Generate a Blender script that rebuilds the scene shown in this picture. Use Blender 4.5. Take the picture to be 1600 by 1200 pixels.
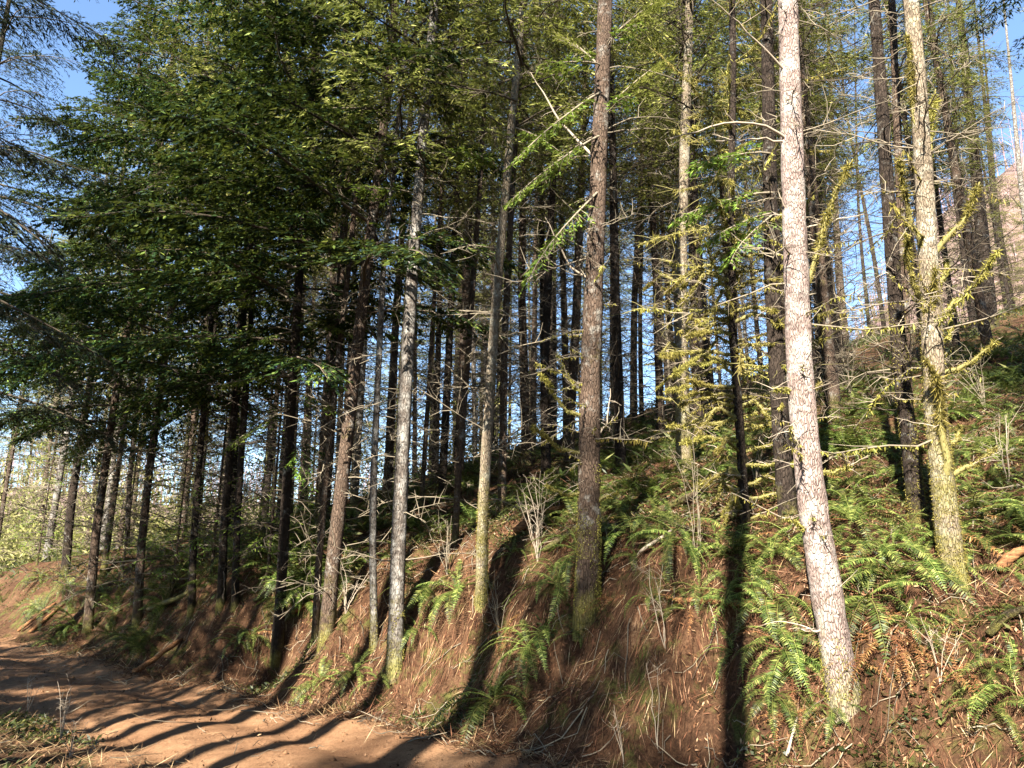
import bpy, bmesh, math
import numpy as np
from mathutils import Vector, Matrix

# ------------------------------------------------------------------ camera, sky, sun, exposure
scene = bpy.context.scene
for o in list(bpy.data.objects):
    bpy.data.objects.remove(o)
COL = scene.collection
F_PX, CX, CY = 1186.0, 800.0, 600.0          # focal length in pixels of the 1600 px wide photograph
PITCH = math.radians(14.0)
EYE = np.array([0.0, 0.0, 1.65])
cam_d = bpy.data.cameras.new('camera')
cam_d.sensor_width = 36.0
cam_d.lens = 36.0 * F_PX / 1600.0
cam_d.clip_end = 2000.0
cam = bpy.data.objects.new('camera', cam_d)
cam.location = EYE
cam.rotation_euler = (math.radians(90) + PITCH, 0, 0)
COL.objects.link(cam)
scene.camera = cam
scene.render.resolution_x, scene.render.resolution_y = 1024, 768

SUN_EL = math.radians(35.0)
SHADOW = np.array([0.37, 0.929]); SHADOW /= np.linalg.norm(SHADOW)
world = bpy.data.worlds.new('World')
scene.world = world
world.use_nodes = True
wn = world.node_tree.nodes
bg = wn['Background']
sky = wn.new('ShaderNodeTexSky')
sky.sky_type = 'NISHITA'
sky.sun_disc = False
sky.sun_elevation = SUN_EL
sky.sun_rotation = math.atan2(-SHADOW[0], -SHADOW[1])
sky.air_density = 1.0
sky.dust_density = 0.0
sky.ozone_density = 3.2
world.node_tree.links.new(sky.outputs[0], bg.inputs[0])
bg.inputs[1].default_value = 0.062
sun_d = bpy.data.lights.new('sun', 'SUN')
sun_d.energy = 5.0
sun_d.angle = math.radians(0.5)
sun_d.color = (1.0, 0.93, 0.82)
sun = bpy.data.objects.new('sun', sun_d)
ld = Vector((SHADOW[0] * math.cos(SUN_EL), SHADOW[1] * math.cos(SUN_EL), -math.sin(SUN_EL)))
sun.rotation_euler = ld.to_track_quat('-Z', 'Y').to_euler()
sun.location = (-6, -15, 20)
COL.objects.link(sun)
scene.view_settings.view_transform = 'Standard'
scene.view_settings.look = 'None'
scene.view_settings.gamma = 1.0
scene.view_settings.use_curve_mapping = False
scene.view_settings.exposure = 2.65

scene.cycles.max_bounces = 1
scene.cycles.diffuse_bounces = 1
scene.cycles.glossy_bounces = 1
scene.cycles.transmission_bounces = 2
R = np.random.default_rng(7)
rad = math.radians

# ------------------------------------------------------------------ noise and terrain
def _hash(ix, iy, seed):
    n = (ix.astype(np.int64) * 374761393 + iy.astype(np.int64) * 668265263 + seed * 1274126177) & 0x7fffffff
    n = ((n ^ (n >> 13)) * 1274126177) & 0x7fffffff
    n = (n ^ (n >> 16)) & 0xffff
    return n / 65535.0

def vnoise(x, y, seed=0):
    x = np.asarray(x, float); y = np.asarray(y, float)
    ix = np.floor(x); iy = np.floor(y)
    fx = x - ix; fy = y - iy
    fx = fx * fx * (3 - 2 * fx); fy = fy * fy * (3 - 2 * fy)
    a = _hash(ix, iy, seed); b = _hash(ix + 1, iy, seed)
    c = _hash(ix, iy + 1, seed); d = _hash(ix + 1, iy + 1, seed)
    return (a * (1 - fx) + b * fx) * (1 - fy) + (c * (1 - fx) + d * fx) * fy - 0.5

def smooth(t):
    t = np.clip(t, 0, 1)
    return t * t * (3 - 2 * t)

P0 = np.array([-0.98, 8.43])
DS = np.array([-0.7141, 0.70]); DS /= np.linalg.norm(DS)      # along the road, away from the camera
DN = np.array([DS[1], -DS[0]])                                 # into the hill

def sn(x, y):
    dx = np.asarray(x, float) - P0[0]; dy = np.asarray(y, float) - P0[1]
    return dx * DS[0] + dy * DS[1], dx * DN[0] + dy * DN[1]

def foot_shift(s):
    return 0.45 * vnoise(s * 0.35, s * 0 + 3.3, 5) + 0.22 * vnoise(s * 1.3, s * 0 + 1.1, 6)

def ground(x, y):
    x = np.asarray(x, float); y = np.asarray(y, float)
    s, n = sn(x, y)
    u = n - foot_shift(s)
    bh = 1.55 + 0.5 * vnoise(s * 0.22, s * 0 + 7.7, 9)
    bank = bh * smooth(u / 2.1)
    uu = np.maximum(u - 0.9, 0)
    hill = 0.335 * np.where(uu < 42, uu, 42 + 10 * (1 - np.exp(-(np.maximum(uu, 42) - 42) / 10.0)))
    hill = hill - 0.10 * np.maximum(uu - 62, 0)
    fall = 1 - 0.80 * smooth((s - 10) / 24.0)
    h = bank + hill * fall
    h = h - 0.22 * np.maximum(-n - 9.5, 0) * smooth((-n - 9.5) / 4.0)        # falls away behind the camera
    h = np.maximum(h, -14.0)
    up = smooth((u + 0.1) / 0.7)
    # relief
    big = 0.55 * vnoise(x * 0.33, y * 0.33, 1) + 0.30 * vnoise(x * 0.9, y * 0.9, 2)
    gul = 0.60 * vnoise(s * 1.35 + 0.3 * n, n * 0.35, 3) + 0.16 * vnoise(s * 3.4 + 0.5 * n, n * 0.9, 4)
    fine = 0.20 * vnoise(x * 3.7, y * 3.7, 11) + 0.13 * vnoise(x * 8.5, y * 8.5, 12) + 0.04 * vnoise(x * 19, y * 19, 13)
    bankm = smooth(u / 0.8) * (1 - smooth((u - 1.8) / 1.4))
    h = h + up * (0.6 * big + fine) + bankm * gul
    # the road: ruts, crown and crumbs
    rd = 1 - up
    rut = -0.05 * np.exp(-((n + 0.75) / 0.22) ** 2) - 0.06 * np.exp(-((n + 2.05) / 0.25) ** 2)
    rut = rut * (0.6 + 0.8 * vnoise(s * 0.6, n * 0.2, 21) + 0.4)
    mound = 0.10 * np.exp(-((n + 0.12) / 0.25) ** 2) * (0.5 + vnoise(s * 2.2, n, 23))
    verge = 0.10 * smooth((-n - 2.6) / 0.9)
    h = h + rd * (rut + mound + verge * (1 + 0.8 * vnoise(x * 1.3, y * 1.3, 24))
                  + 0.03 * vnoise(x * 1.5, y * 1.5, 22) + 0.10 * fine
                  + 0.012 * vnoise(x * 6, y * 6, 25))
    return h

def g1(x, y):
    return float(ground(np.array([x]), np.array([y]))[0])

def ray(px, py):
    u = (px - CX) / F_PX; v = (CY - py) / F_PX
    d = np.array([u, math.cos(PITCH) - v * math.sin(PITCH), math.sin(PITCH) + v * math.cos(PITCH)])
    return d

def hit(px, py, dmax=80.0):
    """first place where the line of sight through a photograph pixel meets the ground"""
    d = ray(px, py); d = d / math.hypot(d[0], d[1])
    t = np.arange(3.0, dmax, 0.03)
    p = EYE[None] + t[:, None] * d[None]
    below = p[:, 2] < ground(p[:, 0], p[:, 1])
    k = int(np.argmax(below)) if below.any() else len(t) - 1
    q = p[k].copy(); q[2] = g1(q[0], q[1])
    return q

def at_depth(px, py, y):
    d = ray(px, py)
    return EYE + d * (y / d[1])

def project(p):
    q = np.asarray(p, float) - EYE
    f = q[..., 1] * math.cos(PITCH) + q[..., 2] * math.sin(PITCH)
    v = -q[..., 1] * math.sin(PITCH) + q[..., 2] * math.cos(PITCH)
    return CX + F_PX * q[..., 0] / f, CY - F_PX * v / f, f

# ------------------------------------------------------------------ mesh helpers
def make_mesh(name, parts, smooth_shade=True):
    """parts: list of (verts (n,3), faces (m,k)); faces of one k per entry"""
    vs, li, ls = [], [], []
    off = 0; loff = 0
    for v, f in parts:
        if len(v) == 0:
            continue
        v = np.asarray(v, np.float32).reshape(-1, 3)
        f = np.asarray(f, np.int32)
        vs.append(v); li.append((f + off).ravel())
        ls.append(loff + np.arange(len(f), dtype=np.int32) * f.shape[1])
        off += len(v); loff += f.size
    V = np.concatenate(vs); LI = np.concatenate(li); LS = np.concatenate(ls)
    me = bpy.data.meshes.new(name)
    me.vertices.add(len(V)); me.vertices.foreach_set('co', V.ravel())
    me.loops.add(len(LI)); me.loops.foreach_set('vertex_index', LI)
    me.polygons.add(len(LS)); me.polygons.foreach_set('loop_start', LS)
    if smooth_shade:
        me.polygons.foreach_set('use_smooth', np.ones(len(LS), bool))
    me.update(calc_edges=True)
    return me

def kites(b, d, l, w, nrm, mid=0.42):
    """diamond leaves: base points, unit directions, lengths, widths, approximate normals"""
    s = np.cross(d, nrm); s /= np.linalg.norm(s, axis=1, keepdims=True) + 1e-9
    l = np.asarray(l).reshape(-1, 1); w = np.asarray(w).reshape(-1, 1)
    m = b + d * l * mid
    V = np.stack([b, m + s * w * 0.5, b + d * l, m - s * w * 0.5], 1).reshape(-1, 3)
    Fq = np.arange(len(b) * 4).reshape(-1, 4)
    return V, Fq

def tubes(P, Rr, sides=3, cap=False):
    """P (B,k,3) polylines, Rr (B,k) radii"""
    P = np.asarray(P, float); Rr = np.asarray(Rr, float)
    B, k, _ = P.shape
    T = np.gradient(P, axis=1)
    T /= np.linalg.norm(T, axis=2, keepdims=True) + 1e-9
    ref = np.where(np.abs(T[:, :1, 2:3]) > 0.8, np.array([1.0, 0, 0]), np.array([0, 0, 1.0]))
    ref = np.broadcast_to(ref, T.shape)
    A = np.cross(T, ref); A /= np.linalg.norm(A, axis=2, keepdims=True) + 1e-9
    Bn = np.cross(T, A)
    ang = np.arange(sides) * 2 * math.pi / sides
    V = P[:, :, None] + Rr[:, :, None, None] * (A[:, :, None] * np.cos(ang)[None, None, :, None] + Bn[:, :, None] * np.sin(ang)[None, None, :, None])
    idx = np.arange(B * k * sides).reshape(B, k, sides)
    a = idx[:, :-1]; c = idx[:, 1:]
    f = np.stack([a, np.roll(a, -1, 2), np.roll(c, -1, 2), c], -1).reshape(-1, 4)
    return V.reshape(-1, 3), f

def unit(v):
    return v / (np.linalg.norm(v, axis=-1, keepdims=True) + 1e-9)

def obj(name, me, mat=None, parent=None, loc=None):
    if isinstance(me, tuple):                     # shared mesh data, material kept on the object
        me, om = me
        if len(me.materials) == 0: me.materials.append(None)
        o = bpy.data.objects.new(name, me)
        o.material_slots[0].link = 'OBJECT'; o.material_slots[0].material = om
        mat = None
    else:
        o = bpy.data.objects.new(name, me)
    if mat is not None and me is not None and len(me.materials) == 0:
        me.materials.append(mat)
    COL.objects.link(o)
    if parent is not None:
        o.parent = parent
    if loc is not None:
        o.location = loc
    return o

def tag(o, label=None, cat=None, group=None, kind=None):
    if label: o['label'] = label
    if cat: o['category'] = cat
    if group: o['group'] = group
    if kind: o['kind'] = kind
    return o

def empty(name, loc):
    o = bpy.data.objects.new(name, None)
    o.empty_display_size = 0.1
    COL.objects.link(o); o.location = loc
    return o

# ------------------------------------------------------------------ materials
def new_mat(name):
    m = bpy.data.materials.new(name); m.use_nodes = True
    nt = m.node_tree
    for n in list(nt.nodes):
        nt.nodes.remove(n)
    return m, nt

class N:
    def __init__(self, nt): self.nt = nt
    def node(self, t, **kw):
        n = self.nt.nodes.new(t)
        for k, v in kw.items():
            if k.startswith('i_'):
                key = k[2:]
                n.inputs[int(key) if key.isdigit() else key].default_value = v
            else:
                setattr(n, k, v)
        return n
    def link(self, a, b): self.nt.links.new(a, b)
    def coords(self, scale=(1, 1, 1), which='Object'):
        tc = self.node('ShaderNodeTexCoord'); mp = self.node('ShaderNodeMapping')
        mp.inputs['Scale'].default_value = scale
        self.link(tc.outputs[which], mp.inputs[0]); return mp.outputs[0]
    def noise(self, vec, scale, detail=4, rough=0.55, w=None):
        n = self.node('ShaderNodeTexNoise'); n.inputs['Scale'].default_value = scale
        n.inputs['Detail'].default_value = detail; n.inputs['Roughness'].default_value = rough
        if vec is not None: self.link(vec, n.inputs['Vector'])
        return n.outputs['Fac']
    def ramp(self, fac, stops, interp='LINEAR'):
        r = self.node('ShaderNodeValToRGB'); r.color_ramp.interpolation = interp
        el = r.color_ramp.elements
        while len(el) < len(stops): el.new(0.5)
        for e, (p, c) in zip(el, stops):
            e.position = p; e.color = (c[0], c[1], c[2], 1) if len(c) == 3 else c
        self.link(fac, r.inputs[0]); return r.outputs[0]
    def mix(self, fac, a, b):
        m = self.node('ShaderNodeMix', data_type='RGBA')
        for s, x in ((0, fac), (6, a), (7, b)):
            if isinstance(x, (int, float)): m.inputs[s].default_value = x
            elif isinstance(x, tuple): m.inputs[s].default_value = (*x, 1)
            else: self.link(x, m.inputs[s])
        return m.outputs[2]
    def math(self, op, a, b=0.0, c=None):
        m = self.node('ShaderNodeMath', operation=op)
        for i, x in enumerate((a, b) if c is None else (a, b, c)):
            if isinstance(x, (int, float)): m.inputs[i].default_value = x
            else: self.link(x, m.inputs[i])
        return m.outputs[0]
    def bump(self, h, strength=0.5, dist=0.02):
        b = self.node('ShaderNodeBump'); b.inputs['Strength'].default_value = strength
        b.inputs['Distance'].default_value = dist; self.link(h, b.inputs['Height']); return b.outputs[0]
    def out(self, shader):
        o = self.node('ShaderNodeOutputMaterial'); self.link(shader, o.inputs[0])
    def principled(self, col, rough=0.9, normal=None, spec=0.2):
        p = self.node('ShaderNodeBsdfPrincipled')
        if isinstance(col, tuple): p.inputs['Base Color'].default_value = (*col, 1)
        else: self.link(col, p.inputs['Base Color'])
        p.inputs['Roughness'].default_value = rough
        p.inputs['Specular IOR Level'].default_value = spec
        if normal is not None: self.link(normal, p.inputs['Normal'])
        return p.outputs[0]

def leaf_mat(name, stops, trans=0.3, rough=0.65, spec=0.12, tint=0.25, tcol=None):
    """stops: colour ramp over per-leaf random; tint: brightness spread per plant"""
    m, nt = new_mat(name); n = N(nt)
    geo = n.node('ShaderNodeNewGeometry'); oi = n.node('ShaderNodeObjectInfo')
    col = n.ramp(geo.outputs['Random Per Island'], stops)
    hv = n.node('ShaderNodeHueSaturation'); n.link(col, hv.inputs['Color'])
    n.link(n.math('MULTIPLY_ADD', oi.outputs['Random'], tint * 2, 1 - tint), hv.inputs['Value'])
    n.link(n.math('MULTIPLY_ADD', oi.outputs['Random'], 0.03, 0.485), hv.inputs['Hue'])
    p = n.node('ShaderNodeBsdfPrincipled'); n.link(hv.outputs[0], p.inputs['Base Color'])
    p.inputs['Roughness'].default_value = rough; p.inputs['Specular IOR Level'].default_value = spec
    t = n.node('ShaderNodeBsdfTranslucent')
    tc = n.mix(0.35, hv.outputs[0], tcol or (0.20, 0.24, 0.03)); n.link(tc, t.inputs[0])
    mx = n.node('ShaderNodeMixShader'); mx.inputs[0].default_value = trans
    n.link(p.outputs[0], mx.inputs[1]); n.link(t.outputs[0], mx.inputs[2])
    n.out(mx.outputs[0]); return m

def bark_mat(name, dark, light, lichen=0.25, moss_h=1.0, moss=0.5, sx=7.0, lich_col=(0.52, 0.52, 0.46), moss_all=0.0):
    m, nt = new_mat(name); n = N(nt)
    v = n.coords((1, 1, 0.32))
    v1 = n.coords((1, 1, 1))
    plates = n.node('ShaderNodeTexVoronoi', feature='DISTANCE_TO_EDGE'); plates.inputs['Scale'].default_value = sx * 5.5
    wob = n.noise(v1, 9, 3)
    add = n.node('ShaderNodeVectorMath', operation='ADD'); n.link(v, add.inputs[0])
    sc = n.node('ShaderNodeVectorMath', operation='SCALE'); n.link(n.node('ShaderNodeTexNoise', i_Scale=14.0).outputs['Color'], sc.inputs[0]); sc.inputs['Scale'].default_value = 0.06
    n.link(sc.outputs[0], add.inputs[1]); n.link(add.outputs[0], plates.inputs['Vector'])
    grain = n.noise(v, sx * 6, 6, 0.7)
    big = n.noise(v1, 1.7, 4, 0.6)
    base = n.ramp(n.math('ADD', n.math('MULTIPLY', grain, 0.7), n.math('MULTIPLY', big, 0.3)), [(0.32, dark), (0.68, light)])
    crack = n.ramp(plates.outputs['Distance'], [(0.0, (0, 0, 0)), (0.16, (1, 1, 1))])
    base = n.mix(n.math('MULTIPLY_ADD', crack, -0.4, 0.4), base, tuple(c * 0.35 for c in dark))
    # pale lichen crust in patches
    lf = n.noise(v1, 5.5, 7, 0.72)
    lm = n.ramp(lf, [(0.60 - lichen * 0.4, (0, 0, 0)), (0.76 - lichen * 0.3, (1, 1, 1))])
    base = n.mix(n.math('MULTIPLY', lm, min(1.0, 0.25 + lichen)), base, lich_col)
    # ringed darker scars where whorls of twigs broke off
    scar = n.noise(n.coords((3, 3, 9)), 1.3, 3, 0.6)
    base = n.mix(n.ramp(scar, [(0.60, (0, 0, 0)), (0.70, (0.55, 0.55, 0.55))]), base, tuple(c * 0.5 for c in dark))
    # moss near the foot and in patches
    sep = n.node('ShaderNodeSeparateXYZ'); tc = n.node('ShaderNodeTexCoord'); n.link(tc.outputs['Object'], sep.inputs[0])
    mh = n.math('MULTIPLY_ADD', sep.outputs['Z'], -1.0 / max(moss_h, 0.01), 1.0)
    mm = n.math('ADD', n.math('MULTIPLY', n.math('MAXIMUM', mh, 0.0), 0.45 * moss), n.math('ADD', n.noise(v1, 3.1, 6, 0.7), moss_all))
    mfac = n.ramp(mm, [(0.60, (0, 0, 0)), (0.86, (0.8, 0.8, 0.8))])
    mcol = n.ramp(n.noise(v1, 60, 4), [(0.3, (0.07, 0.07, 0.012)), (0.7, (0.19, 0.17, 0.035))])
    base = n.mix(mfac, base, mcol)
    h = n.math('ADD', n.math('MULTIPLY', crack, 0.6), n.math('ADD', n.math('MULTIPLY', grain, 0.8), n.math('MULTIPLY', lf, 0.5)))
    nb = n.bump(h, 0.9, 0.025)
    n.out(n.principled(base, 0.95, nb, 0.1)); return m

MAT = {}
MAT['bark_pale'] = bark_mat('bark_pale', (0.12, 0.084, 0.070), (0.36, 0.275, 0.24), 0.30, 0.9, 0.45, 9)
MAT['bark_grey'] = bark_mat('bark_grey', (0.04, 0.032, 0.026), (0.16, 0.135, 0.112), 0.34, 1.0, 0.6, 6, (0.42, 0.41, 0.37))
MAT['bark_dark'] = bark_mat('bark_dark', (0.012, 0.009, 0.007), (0.052, 0.038, 0.029), 0.10, 1.0, 0.4, 7)  # near black tone puts the trunks' shade into the bark colour
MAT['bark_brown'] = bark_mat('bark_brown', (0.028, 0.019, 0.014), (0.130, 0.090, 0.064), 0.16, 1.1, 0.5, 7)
MAT['bark_mossy'] = bark_mat('bark_mossy', (0.08, 0.06, 0.04), (0.30, 0.24, 0.17), 0.26, 2.4, 0.6, 8, (0.5, 0.5, 0.4), 0.03)
def twig_material(name, a, b):
    m, nt = new_mat(name); n = N(nt)
    geo = n.node('ShaderNodeNewGeometry')
    c = n.ramp(geo.outputs['Random Per Island'], [(0.0, a), (1.0, b)])
    g = n.noise(n.coords((1, 1, 1)), 40, 3)
    c = n.mix(n.math('MULTIPLY', g, 0.6), c, tuple(x * 0.4 for x in a))
    n.out(n.principled(c, 0.9, None, 0.15)); return m
MAT['twig'] = twig_material('twig', (0.07, 0.055, 0.04), (0.32, 0.27, 0.19))
MAT['twig_dark'] = twig_material('twig_dark', (0.030, 0.022, 0.016), (0.15, 0.12, 0.085))
MAT['twig_pale'] = twig_material('twig_pale', (0.22, 0.17, 0.12), (0.45, 0.38, 0.29))
MAT['twig_mossy'] = twig_material('twig_mossy', (0.10, 0.085, 0.03), (0.27, 0.24, 0.09))
MAT['alder'] = twig_material('alder', (0.20, 0.13, 0.125), (0.40, 0.28, 0.27))
MAT['needle_dark'] = leaf_mat('needle_dark', [(0.0, (0.005, 0.014, 0.006)), (0.6, (0.018, 0.042, 0.012)), (0.86, (0.055, 0.095, 0.018)), (1.0, (0.17, 0.21, 0.04))], 0.18)  # crown shade and sunlit tips are put into these leaf colours
MAT['needle_mid'] = leaf_mat('needle_mid', [(0.0, (0.06, 0.068, 0.014)), (0.5, (0.17, 0.18, 0.045)), (1.0, (0.36, 0.34, 0.11))], 0.38)  # brighter yellow leaves stand in for sunlight on the interior crowns
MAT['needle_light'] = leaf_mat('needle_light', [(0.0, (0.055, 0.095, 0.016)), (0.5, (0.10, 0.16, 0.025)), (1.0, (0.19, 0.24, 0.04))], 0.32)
MAT['needle_backlit'] = leaf_mat('needle_backlit', [(0.0, (0.010, 0.018, 0.014)), (0.6, (0.022, 0.034, 0.024)), (1.0, (0.06, 0.07, 0.04))], 0.12)  # dark bluish tone paints boughs seen backlit against the sky
MAT['fern'] = leaf_mat('fern', [(0.0, (0.02, 0.034, 0.007)), (0.6, (0.062, 0.090, 0.016)), (1.0, (0.20, 0.22, 0.055))], 0.3, 0.5, 0.25, 0.45)
MAT['bracken'] = leaf_mat('bracken', [(0.0, (0.08, 0.035, 0.015)), (0.6, (0.17, 0.08, 0.032)), (1.0, (0.30, 0.18, 0.08))], 0.2, 0.8, 0.1, tcol=(0.35, 0.14, 0.03))
MAT['moss'] = leaf_mat('moss', [(0.0, (0.075, 0.068, 0.014)), (0.5, (0.18, 0.155, 0.035)), (1.0, (0.34, 0.295, 0.09))], 0.3, 0.9, 0.05)
MAT['straw'] = leaf_mat('straw', [(0.0, (0.10, 0.06, 0.03)), (0.45, (0.24, 0.15, 0.075)), (0.8, (0.40, 0.29, 0.15)), (1.0, (0.52, 0.43, 0.25))], 0.2, 0.8, 0.1, tcol=(0.4, 0.26, 0.10))
MAT['duff'] = leaf_mat('duff', [(0.0, (0.025, 0.013, 0.008)), (0.5, (0.085, 0.042, 0.020)), (0.85, (0.19, 0.10, 0.05)), (1.0, (0.34, 0.23, 0.13))], 0.1, 0.9, 0.05, tcol=(0.2, 0.1, 0.04))
MAT['herb'] = leaf_mat('herb', [(0.0, (0.015, 0.026, 0.006)), (0.6, (0.044, 0.060, 0.014)), (1.0, (0.16, 0.165, 0.05))], 0.3, 0.5, 0.3)
MAT['thicket'] = leaf_mat('thicket', [(0.0, (0.10, 0.11, 0.03)), (0.6, (0.22, 0.22, 0.07)), (1.0, (0.36, 0.33, 0.15))], 0.35, 0.8, 0.1)

def soil_mat():
    m, nt = new_mat('forest_soil'); n = N(nt)
    v = n.coords((1, 1, 1), 'Object')
    a = n.noise(v, 1.1, 6, 0.62); b = n.noise(v, 6.5, 6, 0.7); c = n.noise(v, 38, 5, 0.75)
    t = n.math('ADD', n.math('MULTIPLY', a, 0.35), n.math('ADD', n.math('MULTIPLY', b, 0.35), n.math('MULTIPLY', c, 0.4)))
    col = n.ramp(t, [(0.36, (0.012, 0.007, 0.005)), (0.50, (0.048, 0.025, 0.014)), (0.62, (0.11, 0.060, 0.033)), (0.74, (0.24, 0.15, 0.085))])
    mo = n.ramp(n.noise(v, 2.3, 6, 0.72), [(0.52, (0, 0, 0)), (0.64, (0.8, 0.8, 0.8))])
    col = n.mix(mo, col, n.ramp(c, [(0.3, (0.03, 0.035, 0.010)), (0.7, (0.11, 0.12, 0.03))]))
    h = n.math('ADD', n.math('MULTIPLY', b, 0.6), n.math('MULTIPLY', c, 0.7))
    n.out(n.principled(col, 0.97, n.bump(h, 1.0, 0.06), 0.05)); return m
def road_mat():
    m, nt = new_mat('clay_road'); n = N(nt)
    v = n.coords((1, 1, 1), 'Object')
    a = n.noise(v, 0.9, 5, 0.6); b = n.noise(v, 7, 6, 0.7); c = n.noise(v, 55, 5, 0.8)
    t = n.math('ADD', n.math('MULTIPLY', a, 0.4), n.math('ADD', n.math('MULTIPLY', b, 0.3), n.math('MULTIPLY', c, 0.35)))
    col = n.ramp(t, [(0.36, (0.085, 0.044, 0.024)), (0.5, (0.21, 0.112, 0.058)), (0.62, (0.31, 0.178, 0.095)), (0.74, (0.44, 0.29, 0.17))])
    peb = n.node('ShaderNodeTexVoronoi'); peb.inputs['Scale'].default_value = 26; n.link(v, peb.inputs['Vector'])
    pm = n.ramp(peb.outputs['Distance'], [(0.10, (1, 1, 1)), (0.22, (0, 0, 0))])
    pick = n.ramp(peb.outputs['Color'], [(0.72, (0, 0, 0)), (0.78, (1, 1, 1))])
    pf = n.math('MULTIPLY', pm, pick)
    col = n.mix(pf, col, (0.26, 0.19, 0.13))
    h = n.math('ADD', n.math('MULTIPLY', b, 0.5), n.math('ADD', n.math('MULTIPLY', c, 0.45), n.math('MULTIPLY', pf, 0.5)))
    n.out(n.principled(col, 0.95, n.bump(h, 1.0, 0.08), 0.08)); return m
MAT['soil'] = soil_mat(); MAT['road'] = road_mat()
def farhill_mat():
    m, nt = new_mat('far_slope'); n = N(nt)
    v = n.coords((1, 1, 1)); a = n.noise(v, 0.06, 6, 0.7); b = n.noise(v, 0.6, 5, 0.7)
    col = n.ramp(n.math('ADD', n.math('MULTIPLY', a, 0.6), n.math('MULTIPLY', b, 0.4)), [(0.38, (0.07, 0.06, 0.035)), (0.55, (0.15, 0.10, 0.085)), (0.7, (0.22, 0.15, 0.135))])
    n.out(n.principled(col, 0.95, n.bump(b, 1, 0.5), 0.05)); return m
MAT['far'] = farhill_mat()
def wood_mat():
    m, nt = new_mat('broken_wood'); n = N(nt)
    v = n.coords((1.5, 14, 14)); g = n.noise(v, 3, 6, 0.65)
    col = n.ramp(g, [(0.35, (0.06, 0.026, 0.012)), (0.55, (0.19, 0.09, 0.038)), (0.7, (0.30, 0.165, 0.08))])
    n.out(n.principled(col, 0.85, n.bump(g, 0.7, 0.02), 0.15)); return m
MAT['wood'] = wood_mat()

# ------------------------------------------------------------------ ground: one sheet, split along the foot of the bank
def axis_lines(lo, hi, a, b, step, grow=1.12, cap=2.5):
    mid = list(np.arange(a, b, step))
    out = []; x = mid[-1]; st = step
    while x < hi: st = min(st * grow, cap); x += st; out.append(x)
    left = []; x = a; st = step
    while x > lo: st = min(st * grow, cap); x -= st; left.append(x)
    return np.array(left[::-1] + mid + out)

gx = axis_lines(-70, 85, -12.5, 8.5, 0.08)
gy = axis_lines(-70, 105, 3.2, 15.5, 0.08)
X, Y = np.meshgrid(gx, gy)
Z = ground(X.ravel(), Y.ravel())
GV = np.stack([X.ravel(), Y.ravel(), Z], 1)
nx, ny = len(gx), len(gy)
idx = np.arange(nx * ny).reshape(ny, nx)
GF = np.stack([idx[:-1, :-1], idx[:-1, 1:], idx[1:, 1:], idx[1:, :-1]], -1).reshape(-1, 4)
cxy = GV[GF].mean(1)
S_, N_ = sn(cxy[:, 0], cxy[:, 1])
U_ = N_ - foot_shift(S_)
def sub(mask):
    f = GF[mask]; used, inv = np.unique(f, return_inverse=True)
    return GV[used], inv.reshape(-1, 4)
road_m = (U_ < 0.12) & (N_ > -2.45 + 0.5 * vnoise(cxy[:, 0] * 0.8, cxy[:, 1] * 0.8, 41) + 0.25 * vnoise(cxy[:, 0] * 3, cxy[:, 1] * 3, 42))
verge_m = (U_ < 0.12) & ~road_m
hill_m = ~(road_m | verge_m)
tag(obj('road', make_mesh('road', [sub(road_m)]), MAT['road']), kind='structure')
tag(obj('verge', make_mesh('verge', [sub(verge_m)]), MAT['soil']), kind='structure')
tag(obj('hillside', make_mesh('hillside', [sub(hill_m)]), MAT['soil']), kind='structure')

# far ridge with bare alders
def ridge_top(az):       # tangent of the skyline's elevation by azimuth (x/y)
    return np.interp(az, [-1.4, -0.9, -0.65, -0.4, -0.1, 0.15, 0.35, 0.5, 0.62, 0.8, 1.3], [0.09, 0.10, 0.10, 0.09, 0.09, 0.13, 0.20, 0.31, 0.44, 0.50, 0.5])
azs = np.linspace(-1.6, 1.6, 130); rs = np.linspace(105, 230, 30)
AZ, RS = np.meshgrid(azs, rs)
def far_xyz(az, r):
    ang = np.arctan(az) * 1.0
    top = ridge_top(az)
    t = (r - 105) / 75.0
    x = np.sin(ang) * r; y = np.cos(ang) * r
    z = -8 + (top * 180 + 8) * smooth(np.clip(t, 0, 1)) ** 0.8 - np.maximum(r - 185, 0) * 0.3
    z = z + 6 * vnoise(x * 0.05, y * 0.05, 31) + 2 * vnoise(x * 0.2, y * 0.2, 32)
    return np.stack([x, y, z], -1)
FV = far_xyz(AZ, RS).reshape(-1, 3)
fi = np.arange(FV.shape[0]).reshape(AZ.shape)
FF = np.stack([fi[:-1, :-1], fi[:-1, 1:], fi[1:, 1:], fi[1:, :-1]], -1).reshape(-1, 4)
tag(obj('far_hillside', make_mesh('far_hillside', [(FV, FF)]), MAT['far']), kind='structure')

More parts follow.
